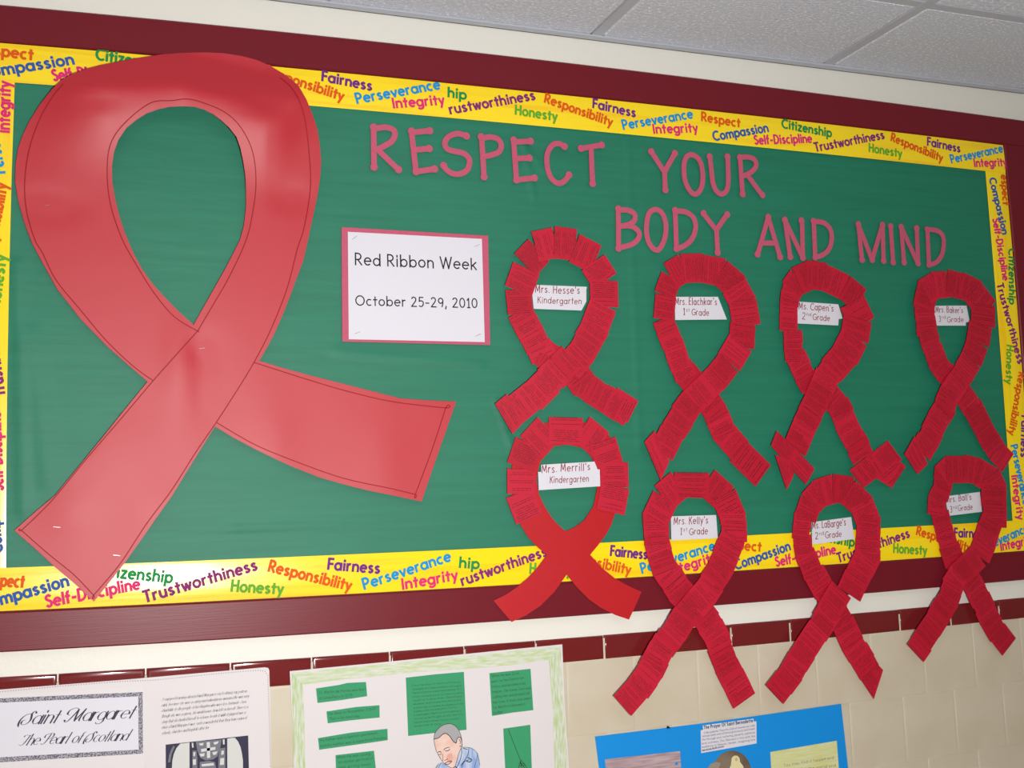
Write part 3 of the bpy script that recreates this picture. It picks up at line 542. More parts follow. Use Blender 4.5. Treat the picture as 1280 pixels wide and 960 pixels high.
# ---------------------------------------------------------------- pink letters
def letter(ch, word, nth, strokes, balls):
    t = MB(); k = 0
    for st, smooth, closed in strokes:
        pts = catmull(st, 7, closed) if smooth else st
        strip(t, pts, .0118, .0148+k*.00004, .0009, closed=closed); k += 1
        if not closed:
            for e in (pts[0], pts[-1]): t.disc(e, .0059, .0148+k*.00004, .0009); k += 1
    for b in balls: t.disc(b, .0078, .0148+k*.00004, .0009); k += 1
    o = t.build('letter_cutout', M_PINK)
    tag(o, 'pink cut-out letter %s, %sletter of the word %s' % (ch, nth, word), 'letter', 'pink cut-out letters')
ORD = ['first ', 'second ', 'third ', 'fourth ', 'fifth ', 'sixth ', 'last ']
LET = [
[('RESPECT',0,'R',[([(0.0314,2.2512),(0.0307,2.1691)],False,False),([(0.033,2.2488),(0.0551,2.2541),(0.0718,2.2506),(0.0754,2.2408),(0.0692,2.2264),(0.0544,2.2155),(0.0355,2.2048)],True,False),([(0.0396,2.2051),(0.0814,2.1675)],False,False)],[(0.0314,2.252),(0.0307,2.1691),(0.0814,2.1675)]),('RESPECT',1,'E',[([(0.1107,2.2502),(0.1185,2.166)],False,False),([(0.1119,2.2482),(0.1496,2.2548)],False,False),([(0.1145,2.2112),(0.1475,2.2168)],False,False),([(0.1185,2.166),(0.158,2.1744)],False,False)],[(0.1107,2.2506),(0.1496,2.2548),(0.1475,2.2168),(0.1185,2.166),(0.158,2.1744)]),('RESPECT',2,'S',[([(0.2296,2.2506),(0.2112,2.2542),(0.1914,2.2465),(0.1819,2.2316),(0.1876,2.2192),(0.2037,2.2154),(0.2233,2.2123),(0.2348,2.1995),(0.2303,2.1798),(0.2155,2.1689),(0.198,2.1676),(0.1839,2.1751),(0.1781,2.1831)],True,False)],[(0.2296,2.2506),(0.1781,2.1831)]),('RESPECT',3,'P',[([(0.2632,2.2513),(0.2661,2.1666)],False,False),([(0.2649,2.2484),(0.282,2.2529),(0.299,2.25),(0.3067,2.2376),(0.3013,2.2228),(0.2853,2.2146),(0.2665,2.2097)],True,False)],[(0.2623,2.2517),(0.2661,2.1657)]),('RESPECT',4,'E',[([(0.3351,2.25),(0.3387,2.164)],False,False),([(0.3368,2.2467),(0.3726,2.2514)],False,False),([(0.3379,2.2105),(0.369,2.2143)],False,False),([(0.3387,2.164),(0.379,2.1713)],False,False)],[(0.3351,2.2509),(0.3735,2.2515),(0.3695,2.2143),(0.3387,2.164),(0.3799,2.1713)]),('RESPECT',5,'C',[([(0.4523,2.2465),(0.4398,2.2517),(0.4247,2.2474),(0.4134,2.231),(0.41,2.2131),(0.412,2.1912),(0.4206,2.172),(0.4352,2.1638),(0.4494,2.1697),(0.4607,2.1838)],True,False)],[(0.4523,2.2465),(0.4607,2.1838)]),('RESPECT',6,'T',[([(0.4915,2.2453),(0.5413,2.257)],False,False),([(0.5155,2.2504),(0.516,2.1686)],False,False)],[(0.4915,2.2453),(0.5413,2.257),(0.516,2.1686)]),('YOUR',0,'Y',[([(0.6634,2.2513),(0.693,2.2085)],False,False),([(0.7214,2.2514),(0.6944,2.2086)],False,False),([(0.6937,2.2086),(0.6938,2.1668)],False,False)],[(0.6627,2.2519),(0.7222,2.2528),(0.6938,2.1668)]),('YOUR',1,'O',[([(0.7645,2.2529),(0.7836,2.2433),(0.7915,2.2145),(0.7876,2.1816),(0.7743,2.1638),(0.76,2.1654),(0.7461,2.1885),(0.7435,2.2207),(0.7497,2.2439)],True,True)],[]),('YOUR',2,'U',[([(0.8117,2.2521),(0.8145,2.2228),(0.8172,2.1902),(0.8257,2.1725),(0.8386,2.1668),(0.8516,2.1762),(0.8574,2.1996),(0.8591,2.2558)],True,False)],[(0.8117,2.2521),(0.8583,2.2557)]),('YOUR',3,'R',[([(0.8919,2.2564),(0.8936,2.1704)],False,False),([(0.8934,2.2565),(0.9123,2.2593),(0.9293,2.2547),(0.9338,2.241),(0.9216,2.2254),(0.8968,2.213)],True,False),([(0.9076,2.2177),(0.9462,2.1713)],False,False)],[(0.8911,2.2563),(0.8936,2.1704),(0.9463,2.172)]),('BODY',0,'B',[([(0.5756,2.1152),(0.5725,2.0286)],False,False),([(0.5762,2.1134),(0.596,2.1146),(0.6143,2.1075),(0.6136,2.0923),(0.598,2.082),(0.5773,2.0776)],True,False),([(0.5773,2.0776),(0.6047,2.0792),(0.6222,2.0688),(0.6229,2.055),(0.6064,2.039),(0.5725,2.0292)],True,False)],[(0.5756,2.1159),(0.5724,2.0279)]),('BODY',1,'O',[([(0.6655,2.1202),(0.6828,2.1135),(0.6914,2.0885),(0.687,2.0564),(0.6732,2.0322),(0.6592,2.0303),(0.6461,2.048),(0.6426,2.0762),(0.6496,2.1084)],True,True)],[]),('BODY',2,'D',[([(0.7163,2.1201),(0.7155,2.0343)],False,False),([(0.717,2.1201),(0.7433,2.1191),(0.762,2.1074),(0.7666,2.0851),(0.7567,2.0601),(0.7379,2.0431),(0.7155,2.0337)],True,False)],[(0.7163,2.1214),(0.7155,2.0343)]),('BODY',3,'Y',[([(0.7885,2.118),(0.8193,2.0828)],False,False),([(0.8484,2.1183),(0.82,2.0828)],False,False),([(0.82,2.0828),(0.8201,2.031)],False,False)],[(0.7886,2.1186),(0.8499,2.1197),(0.8201,2.0304)]),('AND',0,'A',[([(0.9591,2.1203),(0.9258,2.0321)],False,False),([(0.9591,2.1203),(0.9853,2.0283)],False,False),([(0.9402,2.0584),(0.9751,2.0602)],False,False)],[(0.925,2.0314),(0.9852,2.0276),(0.9591,2.1203)]),('AND',1,'N',[([(1.0045,2.115),(1.0129,2.0302)],False,False),([(1.0045,2.115),(1.0469,2.0305)],False,False),([(1.051,2.117),(1.0476,2.0305)],False,False)],[(1.0038,2.1163),(1.0129,2.0296),(1.0495,2.1176),(1.0475,2.0292)]),('AND',2,'D',[([(1.0838,2.1175),(1.082,2.0321)],False,False),([(1.0838,2.1175),(1.1112,2.1157),(1.1285,2.1018),(1.1316,2.0776),(1.1211,2.0521),(1.102,2.0377),(1.0819,2.0314)],True,False)],[(1.0831,2.1182),(1.0819,2.0314)]),('MIND',0,'M',[([(1.2105,2.1172),(1.2144,2.0319)],False,False),([(1.2109,2.1148),(1.2434,2.0337)],False,False),([(1.2799,2.1187),(1.2434,2.0337)],False,False),([(1.2805,2.1199),(1.2768,2.0323)],False,False)],[(1.21,2.1176),(1.2144,2.0316),(1.2436,2.033),(1.2802,2.1199),(1.2768,2.0323)]),('MIND',1,'I',[([(1.3045,2.1181),(1.3051,2.0299)],False,False)],[(1.3045,2.1181),(1.3051,2.0296)]),('MIND',2,'N',[([(1.336,2.1181),(1.3372,2.0313)],False,False),([(1.3365,2.1169),(1.3776,2.0323)],False,False),([(1.3821,2.1174),(1.379,2.0312)],False,False)],[(1.3357,2.1181),(1.3371,2.031),(1.3818,2.1174),(1.3789,2.0304)]),('MIND',3,'D',[([(1.4146,2.1163),(1.412,2.0289)],False,False),([(1.4146,2.1157),(1.4314,2.1164),(1.4509,2.112),(1.4613,2.1),(1.4609,2.0774),(1.4521,2.0531),(1.4337,2.0348),(1.4119,2.0281)],True,False)],[(1.414,2.1162),(1.412,2.0286)])]]
for wd, i, ch, strokes, balls in LET[0]:
    letter(ch, wd, 'only ' if False else ('last ' if i == len(wd)-1 else ORD[i]), strokes, balls)

# ---------------------------------------------------------------- the announcement sign
sg = thing('announcement_sign', 'white typed sign on a pink sheet reading Red Ribbon Week, right of the giant ribbon', 'sign')
q = MB(); q.prism([(-0.0376,2.0413),(0.2717,2.0402),(0.2694,1.8097),(-0.0397,1.8112)], .0142, .0007); q.build('pink_sheet', M_PINK, sg)
q = MB(); q.prism([(-0.0252,2.0321),(0.2573,2.0323),(0.2572,1.8155),(-0.0268,1.8157)], .0155, .0007); q.build('white_sheet', M_WHITE, sg)
q = MB()
A, B = [(-0.0119,1.9661),(0.2434,1.967)]; write(q, 'Red Ribbon Week', A, B, .0232, .0158, .118, gap=2.0, jit=.15, dround=True)
q.build('lettering', M_INK, sg); q = MB()
A, B = [(-0.0118,1.8844),(0.2432,1.8864)]; write(q, 'October 25-29, 2010', A, B, .0192, .0158, .122, gap=2.0, jit=.15, dround=True)
q.build('lettering', M_INK, sg)
for a, b in ([(-0.0168,2.0169),(-0.0068,2.0246)], [(0.2407,2.0151),(0.2524,2.0205)], [(-0.015,1.8268),(-0.0036,1.8312)], [(0.237,1.8272),(0.249,1.8325)]):
    staple(a, b, .0162, sg)

# ---------------------------------------------------------------- the eight class ribbons
def class_ribbon(label, cards, tail=None, depth=.017):
    t = thing('class_ribbon', label, 'paper ribbon', 'red ribbons pieced from printed cards')
    if tail:
        o = sheet(tail[0], [tail[1]], lambda x, z: 0.0+DS(z)-.0008, .0003, .02); o.build('ribbon_backing', M_TAIL, t)['label'] = 'plain red paper crossing and tails without print'
    for c in cards:
        q = [(c[2*i]/1e4, c[2*i+1]/1e4) for i in range(4)]; dd = [v/1e5 for v in c[8:12]]
        mb = MB(); lift = [random.uniform(0, .0009) for _ in range(2)]
        dd = [dd[0]+lift[0], dd[1]+lift[1], dd[2], dd[3]]
        F = [(x, -d, z) for (x, z), d in zip(q, dd)]
        mb.v = F+[(x, y+.0003, z) for x, y, z in F]; n = 4
        mb.f = [(0, 3, 2, 1), (4, 5, 6, 7)]+[(i, (i+1) % 4, (i+1) % 4+4, i+4) for i in range(4)]
        # rows of type run from the outer to the inner edge (or along a wide card)
        uv = [(0, 0), (1, 0), (1, 1), (0, 1)] if c[12] else [(1, 0), (1, 1), (0, 1), (0, 0)]
        if not c[12] and q[0][0] < q[3][0]: uv = [(0, 1), (0, 0), (1, 0), (1, 1)]
        if not c[12] :
            w1 = math.dist(q[0], q[1]); s = min(1, w1/.052); uv = [(a, b*s) for a, b in uv]
        mb.uv = uv+uv; cx = sum(p[0] for p in q)/4; cz = sum(p[1] for p in q)/4
        mb.build('printed_card', M_CARD, t, loc=(cx, -dd[0], cz))
ZF = 1.3166
def DS(z):
    t = min(1, max(0, (ZF+.05-z)/.05)); return .0185+.003*t*t*(3-2*t)
def name_card(label, outline, d, lines, h=.0125):
    t = thing('name_card', label, 'name card', 'white handwritten cards in the ribbon loops')
    mb = MB(); mb.prism(outline, d, .0003); mb.build('card', M_WHITE, t)
    q = MB()
    for tx, A, B, cap in lines: write(q, tx, A, B, cap, d+.0003, .105, slant=.08, jit=.5)
    q.build('handwriting', M_INKRED, t)
H = [[5751,16455,5260,16742,5543,17225,6034,16937,1850,1850,1850,1850,0],[5655,16395,5056,16746,5366,17276,5966,16925,1880,1880,1880,1880,0],[5412,16513,5033,16759,5357,17260,5737,17014,1910,1910,1910,1910,0],[5155,16678,4742,16919,5042,17434,5455,17193,1940,1940,1940,1940,0],[4874,16855,4489,17091,4801,17601,5186,17365,1970,1970,1970,1970,0],[4527,17032,4325,17304,4850,17693,5052,17420,2000,2000,2000,2000,0],[4393,17218,4186,17486,4694,17877,4900,17608,2030,2030,2030,2030,0],[4374,17280,4060,17559,4458,18007,4772,17728,2060,2060,2060,2060,0],[4275,17316,3871,17551,4193,18103,4597,17868,2090,2090,2090,2090,0],[3994,17462,3604,17719,3951,18247,4342,17990,2120,2120,2120,2120,0],[3594,17687,3450,18006,4003,18257,4148,17938,2150,2150,2150,2150,0],[3482,17895,3318,18228,3848,18488,4011,18156,2180,2180,2180,2180,0],[3362,18123,3182,18448,3714,18741,3893,18416,2210,2210,2210,2210,0],[3245,18353,3076,18660,3601,18948,3770,18641,2240,2240,2240,2240,0],[3071,18720,3034,19244,3604,19284,3641,18761,2270,2270,2270,2270,0],[3025,19345,3230,19856,3817,19620,3613,19110,2300,2300,2300,2300,0],[3256,20031,3582,20358,4046,19894,3720,19568,2330,2330,2330,2330,0],[3652,20517,4131,20637,4292,19999,3813,19879,2360,2360,2360,2360,0],[4187,20666,4702,20631,4655,19934,4140,19969,2390,2390,2390,2390,0],[4765,20523,5269,20300,4995,19682,4491,19905,2420,2420,2420,2420,0],[5334,20106,5605,19703,5049,19328,4778,19731,2450,2450,2450,2450,0],[5625,19528,5617,18951,4951,18960,4959,19537,2480,2480,2480,2480,0],[5554,18864,5332,18364,4734,18631,4956,19130,2510,2510,2510,2510,0],[5356,18360,5096,17987,4559,18363,4819,18735,2540,2540,2540,2540,0],[5183,18106,4941,17722,4405,18059,4646,18443,2570,2570,2570,2570,0],[4988,17784,4614,17383,4146,17819,4520,18220,2600,2600,2600,2600,0],[4685,17618,4419,17376,3988,17849,4254,18091,2630,2630,2630,2630,0],[4508,17451,4257,17194,3815,17626,4066,17883,2660,2660,2660,2660,0],[4372,17345,4099,17098,3671,17574,3944,17820,2690,2690,2690,2690,0],[4164,17109,3746,16734,3310,17219,3727,17594,2720,2720,2720,2720,0],[3781,16814,3328,16474,2952,16975,3405,17315,2750,2750,2750,2750,0],[3520,16663,3079,16242,2714,16865,2973,17064,2780,2780,2780,2780,0]]
M = [[3134,14394,2930,14941,3518,15161,3722,14613,1850,1850,1850,1850,0],[2952,15024,2968,15543,3603,15522,3587,15004,1880,1880,1880,1880,0],[2971,15666,3174,16190,3767,15961,3565,15437,1910,1910,1910,1910,0],[3269,16199,3675,16598,4156,16108,3750,15709,1940,1940,1940,1940,0],[4871,16602,5308,16255,4902,15745,4465,16093,1970,1970,1970,1970,0],[3928,16596,4700,16572,4677,15990,3908,16031,2000,2000,2000,2000,1],[5443,16165,5603,15632,4995,15450,4836,15984,2030,2030,2030,2030,0],[5715,15614,5708,15079,5059,15087,5066,15622,2060,2060,2060,2060,0],[5716,15038,5584,14495,4936,14653,5069,15196,2090,2090,2090,2090,0]]
E = [[8855,15015,8224,15591,8656,16065,9287,15489,1850,1850,1850,1850,0],[8298,15589,8021,15879,8470,16307,8746,16016,1880,1880,1880,1880,0],[8108,15783,7837,16079,8300,16501,8570,16205,1910,1910,1910,1910,0],[7845,16043,7744,16300,8320,16526,8421,16268,1940,1940,1940,1940,0],[7774,16216,7660,16485,8243,16734,8358,16465,1970,1970,1970,1970,0],[7696,16404,7574,16652,8140,16930,8262,16681,2000,2000,2000,2000,0],[7702,16490,7467,16838,7964,17174,8199,16826,2030,2030,2030,2030,0],[7595,16623,7302,16915,7739,17353,8031,17061,2060,2060,2060,2060,0],[7396,16820,7109,17149,7580,17562,7868,17233,2090,2090,2090,2090,0],[7219,17069,6945,17377,7409,17790,7683,17482,2120,2120,2120,2120,0],[6955,17327,6831,17667,7352,17857,7476,17517,2150,2150,2150,2150,0],[6855,17551,6720,17909,7223,18099,7358,17741,2180,2180,2180,2180,0],[6772,17804,6651,18168,7158,18338,7280,17974,2210,2210,2210,2210,0],[6660,18046,6525,18404,7040,18598,7175,18240,2240,2240,2240,2240,0],[6577,18299,6442,18635,6935,18833,7070,18498,2270,2270,2270,2270,0],[6458,18752,6537,19298,7043,19225,6965,18679,2300,2300,2300,2300,0],[6518,19356,6704,19791,7186,19586,7000,19151,2330,2330,2330,2330,0],[6764,19972,7133,20187,7454,19634,7085,19419,2360,2360,2360,2360,0],[7186,20207,7761,20246,7806,19590,7231,19550,2390,2390,2390,2390,0],[7778,20216,8350,20151,8277,19504,7705,19569,2420,2420,2420,2420,0],[8387,20103,8854,19755,8453,19216,7986,19564,2450,2450,2450,2450,0],[8829,19711,9084,19291,8471,18918,8216,19338,2480,2480,2480,2480,0],[9081,19259,9165,18680,8438,18574,8353,19153,2510,2510,2510,2510,0],[9027,18634,8960,18097,8309,18179,8376,18715,2540,2540,2540,2540,0],[8886,18047,8561,17597,8016,17989,8341,18440,2570,2570,2570,2570,0],[8510,17578,8125,17169,7670,17598,8056,18007,2600,2600,2600,2600,0],[8128,17192,7731,16855,7331,17326,7728,17664,2630,2630,2630,2630,0],[7866,16957,7462,16626,7062,17115,7465,17445,2660,2660,2660,2660,0],[7535,16712,7367,16549,6939,16989,7107,17153,2690,2690,2690,2690,0],[7519,16723,7238,16412,6793,16814,7074,17126,2720,2720,2720,2720,0],[7438,16597,7197,16293,6717,16673,6958,16977,2750,2750,2750,2750,0],[7289,16381,7049,16077,6560,16463,6800,16767,2780,2780,2780,2780,0],[7148,16271,6909,15925,6432,16255,6671,16600,2810,2810,2810,2810,0],[7033,16102,6748,15626,6228,15938,6513,16414,2840,2840,2840,2840,0],[6666,15616,6440,15202,6089,16044,6343,16282,2870,2870,2870,2870,0]]
Cc = [[12760,15555,13008,15386,12559,14881,12122,15133,1850,1850,1850,1850,0],[12030,15707,12532,16003,12905,15541,12348,15248,1880,1880,1880,1880,0],[11385,15329,12028,15707,12346,15248,11750,14903,1910,1910,1910,1910,0],[11503,15441,11367,15716,11957,16007,12092,15732,1940,1940,1940,1940,0],[11440,15642,11281,15925,11852,16244,12010,15961,1970,1970,1970,1970,0],[11312,15829,11166,16119,11737,16408,11884,16118,2000,2000,2000,2000,0],[11195,16023,11054,16315,11635,16595,11776,16303,2030,2030,2030,2030,0],[11110,16232,10980,16530,11560,16782,11689,16484,2060,2060,2060,2060,0],[11025,16442,10879,16711,11457,17026,11603,16757,2090,2090,2090,2090,0],[11016,16571,10730,16879,11170,17287,11456,16979,2120,2120,2120,2120,0],[10886,16686,10453,16951,10786,17495,11219,17230,2150,2150,2150,2150,0],[10597,16871,10171,17147,10515,17678,10941,17402,2180,2180,2180,2180,0],[10190,17103,10013,17413,10510,17698,10688,17388,2210,2210,2210,2210,0],[10082,17319,9901,17651,10392,17918,10572,17586,2240,2240,2240,2240,0],[9967,17556,9802,17873,10314,18139,10479,17822,2270,2270,2270,2270,0],[9780,17830,9771,18126,10265,18140,10273,17844,2300,2300,2300,2300,0],[9762,18030,9763,18344,10264,18343,10262,18028,2330,2330,2330,2330,0],[9779,18249,9767,18545,10280,18567,10293,18271,2360,2360,2360,2360,0],[9668,18548,9694,18943,10181,18910,10154,18516,2390,2390,2390,2390,0],[9691,18815,9722,19209,10196,19172,10165,18778,2420,2420,2420,2420,0],[9709,19199,9776,19510,10277,19402,10210,19091,2450,2450,2450,2450,0],[9777,19404,9848,19714,10350,19600,10280,19289,2480,2480,2480,2480,0],[9805,19681,10046,19968,10500,19586,10259,19299,2510,2510,2510,2510,0],[10076,20017,10510,20194,10765,19569,10330,19392,2540,2540,2540,2540,0],[10517,20212,11050,20168,10995,19493,10462,19537,2570,2570,2570,2570,0],[11073,20126,11660,19904,11430,19295,10843,19517,2600,2600,2600,2600,0],[11693,19886,12127,19581,11751,19047,11317,19352,2630,2630,2630,2630,0],[12041,19441,12304,18905,11617,18568,11354,19104,2660,2660,2660,2660,0],[12212,18791,12085,18284,11314,18476,11440,18983,2690,2690,2690,2690,0],[12028,18234,11715,17759,11070,18185,11383,18659,2720,2720,2720,2720,0],[11693,17789,11229,17361,10744,17888,11208,18316,2750,2750,2750,2750,0],[11304,17519,11041,17191,10542,17591,10804,17919,2780,2780,2780,2780,0],[11171,17370,10927,16941,10343,17272,10587,17702,2810,2810,2810,2810,0],[10994,17087,10749,16658,10178,16985,10423,17414,2840,2840,2840,2840,0],[10777,16731,10562,16397,10017,16748,10232,17082,2870,2870,2870,2870,0],[10644,16498,10409,16149,9872,16510,10107,16859,2900,2900,2900,2900,0],[10472,16261,10262,15897,9714,16211,9924,16576,2930,2930,2930,2930,0],[10331,16005,10136,15659,9580,15971,9775,16318,2960,2960,2960,2960,0],[9332,15716,9812,15534,9791,15214,9589,14930,2990,2990,2990,2990,0],[9235,15920,9411,16255,9897,15823,9668,15467,3020,3020,3020,3020,0],[9666,15466,9895,15823,10364,15377,10104,15021,3050,3050,3050,3050,0]]
Bb = [[15895,15181,15526,15513,15926,15956,16294,15624,1850,1850,1850,1850,0],[15502,15526,15320,15820,15856,16151,16037,15857,1880,1880,1880,1880,0],[15368,15717,15170,16025,15697,16363,15894,16055,1910,1910,1910,1910,0],[15239,15936,15053,16251,15580,16561,15766,16247,1940,1940,1940,1940,0],[15111,16155,14922,16468,15455,16790,15644,16478,1970,1970,1970,1970,0],[14971,16367,14795,16687,15355,16995,15531,16674,2000,2000,2000,2000,0],[14831,16578,14646,16870,15168,17200,15353,16908,2030,2030,2030,2030,0],[14787,16710,14530,17042,14988,17397,15246,17066,2060,2060,2060,2060,0],[14684,16827,14339,17194,14770,17600,15116,17233,2090,2090,2090,2090,0],[14449,17074,14107,17444,14552,17855,14894,17484,2120,2120,2120,2120,0],[14127,17383,13941,17607,14399,17986,14585,17762,2150,2150,2150,2150,0],[14006,17538,13825,17766,14282,18128,14463,17900,2180,2180,2180,2180,0],[13856,17727,13774,17986,14342,18167,14425,17909,2210,2210,2210,2210,0],[13795,17900,13714,18176,14278,18342,14359,18066,2240,2240,2240,2240,0],[13716,18084,13625,18357,14168,18538,14259,18265,2270,2270,2270,2270,0],[13655,18274,13576,18534,14147,18707,14226,18447,2300,2300,2300,2300,0],[13535,18508,13537,18759,14152,18753,14149,18502,2330,2330,2330,2330,0],[13559,18679,13528,18943,14124,19014,14155,18750,2360,2360,2360,2360,0],[13524,18861,13506,19126,14100,19165,14117,18900,2390,2390,2390,2390,0],[13519,19045,13507,19295,14109,19325,14121,19075,2420,2420,2420,2420,0],[13470,19244,13591,19622,14194,19429,14073,19050,2450,2450,2450,2450,0],[13557,19498,13682,19876,14276,19679,14151,19301,2480,2480,2480,2480,0],[13694,19864,14028,20044,14340,19466,14006,19286,2510,2510,2510,2510,0],[14051,20086,14531,20124,14583,19461,14103,19423,2540,2540,2540,2540,0],[14583,20168,15059,20085,14945,19425,14469,19508,2570,2570,2570,2570,0],[15059,20109,15613,19906,15381,19270,14826,19472,2600,2600,2600,2600,0],[15585,19886,15999,19421,15452,18934,15038,19400,2630,2630,2630,2630,0],[15969,19292,15919,18744,15178,18813,15228,19360,2660,2660,2660,2660,0],[15816,18730,15682,18257,14997,18451,15131,18924,2690,2690,2690,2690,0],[15630,18213,15386,17761,14801,18076,15045,18529,2720,2720,2720,2720,0],[15344,17748,15092,17431,14592,17828,14845,18145,2750,2750,2750,2750,0],[15103,17443,14757,17072,14306,17493,14653,17864,2780,2780,2780,2780,0],[14878,17183,14535,16809,14064,17241,14407,17615,2810,2810,2810,2810,0],[14643,17010,14420,16654,13911,16973,14135,17329,2840,2840,2840,2840,0],[14562,16873,14435,16577,13862,16823,13989,17119,2870,2870,2870,2870,0],[14496,16630,14289,16393,13825,16798,14032,17035,2900,2900,2900,2900,0],[14347,16477,14145,16236,13663,16640,13865,16881,2930,2930,2930,2930,0],[14172,16272,13947,15953,13441,16311,13667,16630,2960,2960,2960,2960,0],[14043,16040,13796,15708,13304,16074,13551,16406,2990,2990,2990,2990,0],[13857,15820,13626,15504,13114,15879,13344,16194,3020,3020,3020,3020,0],[13550,15429,13227,15190,12887,15669,13215,16092,3050,3050,3050,3050,0]]
Kk = [[7995,10255,7843,10566,8412,10843,8564,10533,2150,2150,2150,2150,0],[7903,10456,7720,10820,8283,11104,8467,10740,2180,2180,2180,2180,0],[7772,10707,7598,11051,8152,11331,8326,10987,2210,2210,2210,2210,0],[7624,11007,7510,11304,8068,11518,8182,11220,2240,2240,2240,2240,0],[7542,11206,7417,11520,7979,11742,8104,11428,2270,2270,2270,2270,0],[7480,11433,7360,11728,7919,11956,8039,11661,2300,2300,2300,2300,0],[7471,11551,7279,11925,7813,12198,8005,11824,2330,2330,2330,2330,0],[7375,11706,7208,11939,7710,12297,7877,12063,2360,2360,2360,2360,0],[7270,11869,7126,12117,7657,12425,7801,12177,2390,2390,2390,2390,0],[7272,11943,7012,12273,7484,12644,7743,12314,2420,2420,2420,2420,0],[7166,12033,6786,12411,7236,12863,7615,12484,2450,2450,2450,2450,0],[6911,12292,6520,12657,6953,13121,7344,12756,2480,2480,2480,2480,0],[6563,12619,6401,12862,6925,13210,7086,12966,2510,2510,2504,2510,0],[6462,12789,6291,13046,6816,13395,6987,13137,2540,2540,2409,2540,0],[6336,12963,6175,13206,6697,13550,6858,13307,2570,2564,2311,2512,0],[6183,13184,6104,13469,6683,13628,6762,13343,2599,2403,2305,2514,0],[6124,13375,6044,13678,6627,13832,6707,13530,2516,2330,2330,2385,0],[6077,13588,6006,13874,6597,14021,6668,13734,2380,2360,2360,2360,0],[6016,13836,6002,14127,6592,14154,6606,13863,2390,2390,2390,2390,0],[6003,14033,6001,14340,6615,14343,6616,14035,2420,2420,2420,2420,0],[5991,14246,5989,14537,6599,14542,6601,14251,2450,2450,2450,2450,0],[5989,14519,6269,14999,6835,14669,6555,14189,2480,2480,2480,2480,0],[6299,15101,6711,15389,7096,14839,6685,14550,2510,2510,2510,2510,0],[7797,15415,8255,15031,7822,14514,7363,14898,2540,2540,2540,2540,0],[6790,15375,7649,15344,7619,14789,6763,14845,2570,2570,2570,2570,1],[8292,14987,8526,14419,7924,14171,7690,14738,2600,2600,2600,2600,0],[8516,14428,8502,14169,7870,14204,7884,14462,2630,2630,2630,2630,0],[8532,14252,8507,13979,7876,14037,7901,14310,2660,2660,2660,2660,0],[8531,14062,8513,13804,7881,13846,7899,14104,2690,2690,2690,2690,0],[8458,13797,8303,13523,7748,13839,7903,14112,2720,2779,2720,2720,0],[8356,13610,8187,13323,7631,13651,7800,13938,2760,2980,2751,2750,0],[8251,13403,8085,13137,7548,13472,7715,13738,2941,3080,2881,2780,0],[8120,13172,7908,12908,7419,13300,7630,13564,3110,3110,3057,2842,0],[7979,12992,7737,12726,7275,13146,7517,13412,3140,3140,3140,2994,0],[7831,12791,7610,12534,7132,12943,7353,13201,3170,3170,3170,3166,0],[7646,12571,7297,12261,6872,12738,7221,13049,3200,3200,3200,3200,0],[7398,12375,7055,12058,6633,12513,6976,12830,3230,3230,3230,3230,0],[7204,12263,6919,11954,6493,12347,6777,12656,3260,3260,3260,3260,0],[7111,12159,6938,11935,6451,12312,6624,12535,3290,3290,3290,3290,0],[6992,12009,6821,11784,6336,12151,6507,12376,3320,3320,3320,3320,0],[6849,11836,6649,11614,6207,12011,6407,12233,3350,3350,3350,3350,0],[6709,11690,6506,11471,6056,11890,6259,12108,3380,3380,3380,3380,0],[6618,11661,6366,11325,5887,11686,6139,12021,3410,3410,3410,3410,0],[6513,11529,6338,11262,5828,11596,6003,11863,3440,3440,3440,3440,0],[6414,11337,6242,11067,5703,11410,5874,11679,3470,3470,3470,3470,0],[6272,11119,6042,10856,5583,11258,5813,11521,3500,3500,3500,3500,0],[6125,10933,5886,10678,5435,11101,5674,11356,3530,3530,3530,3530,0],[5876,10712,5480,10369,5099,10809,5495,11152,3560,3560,3560,3560,0]]
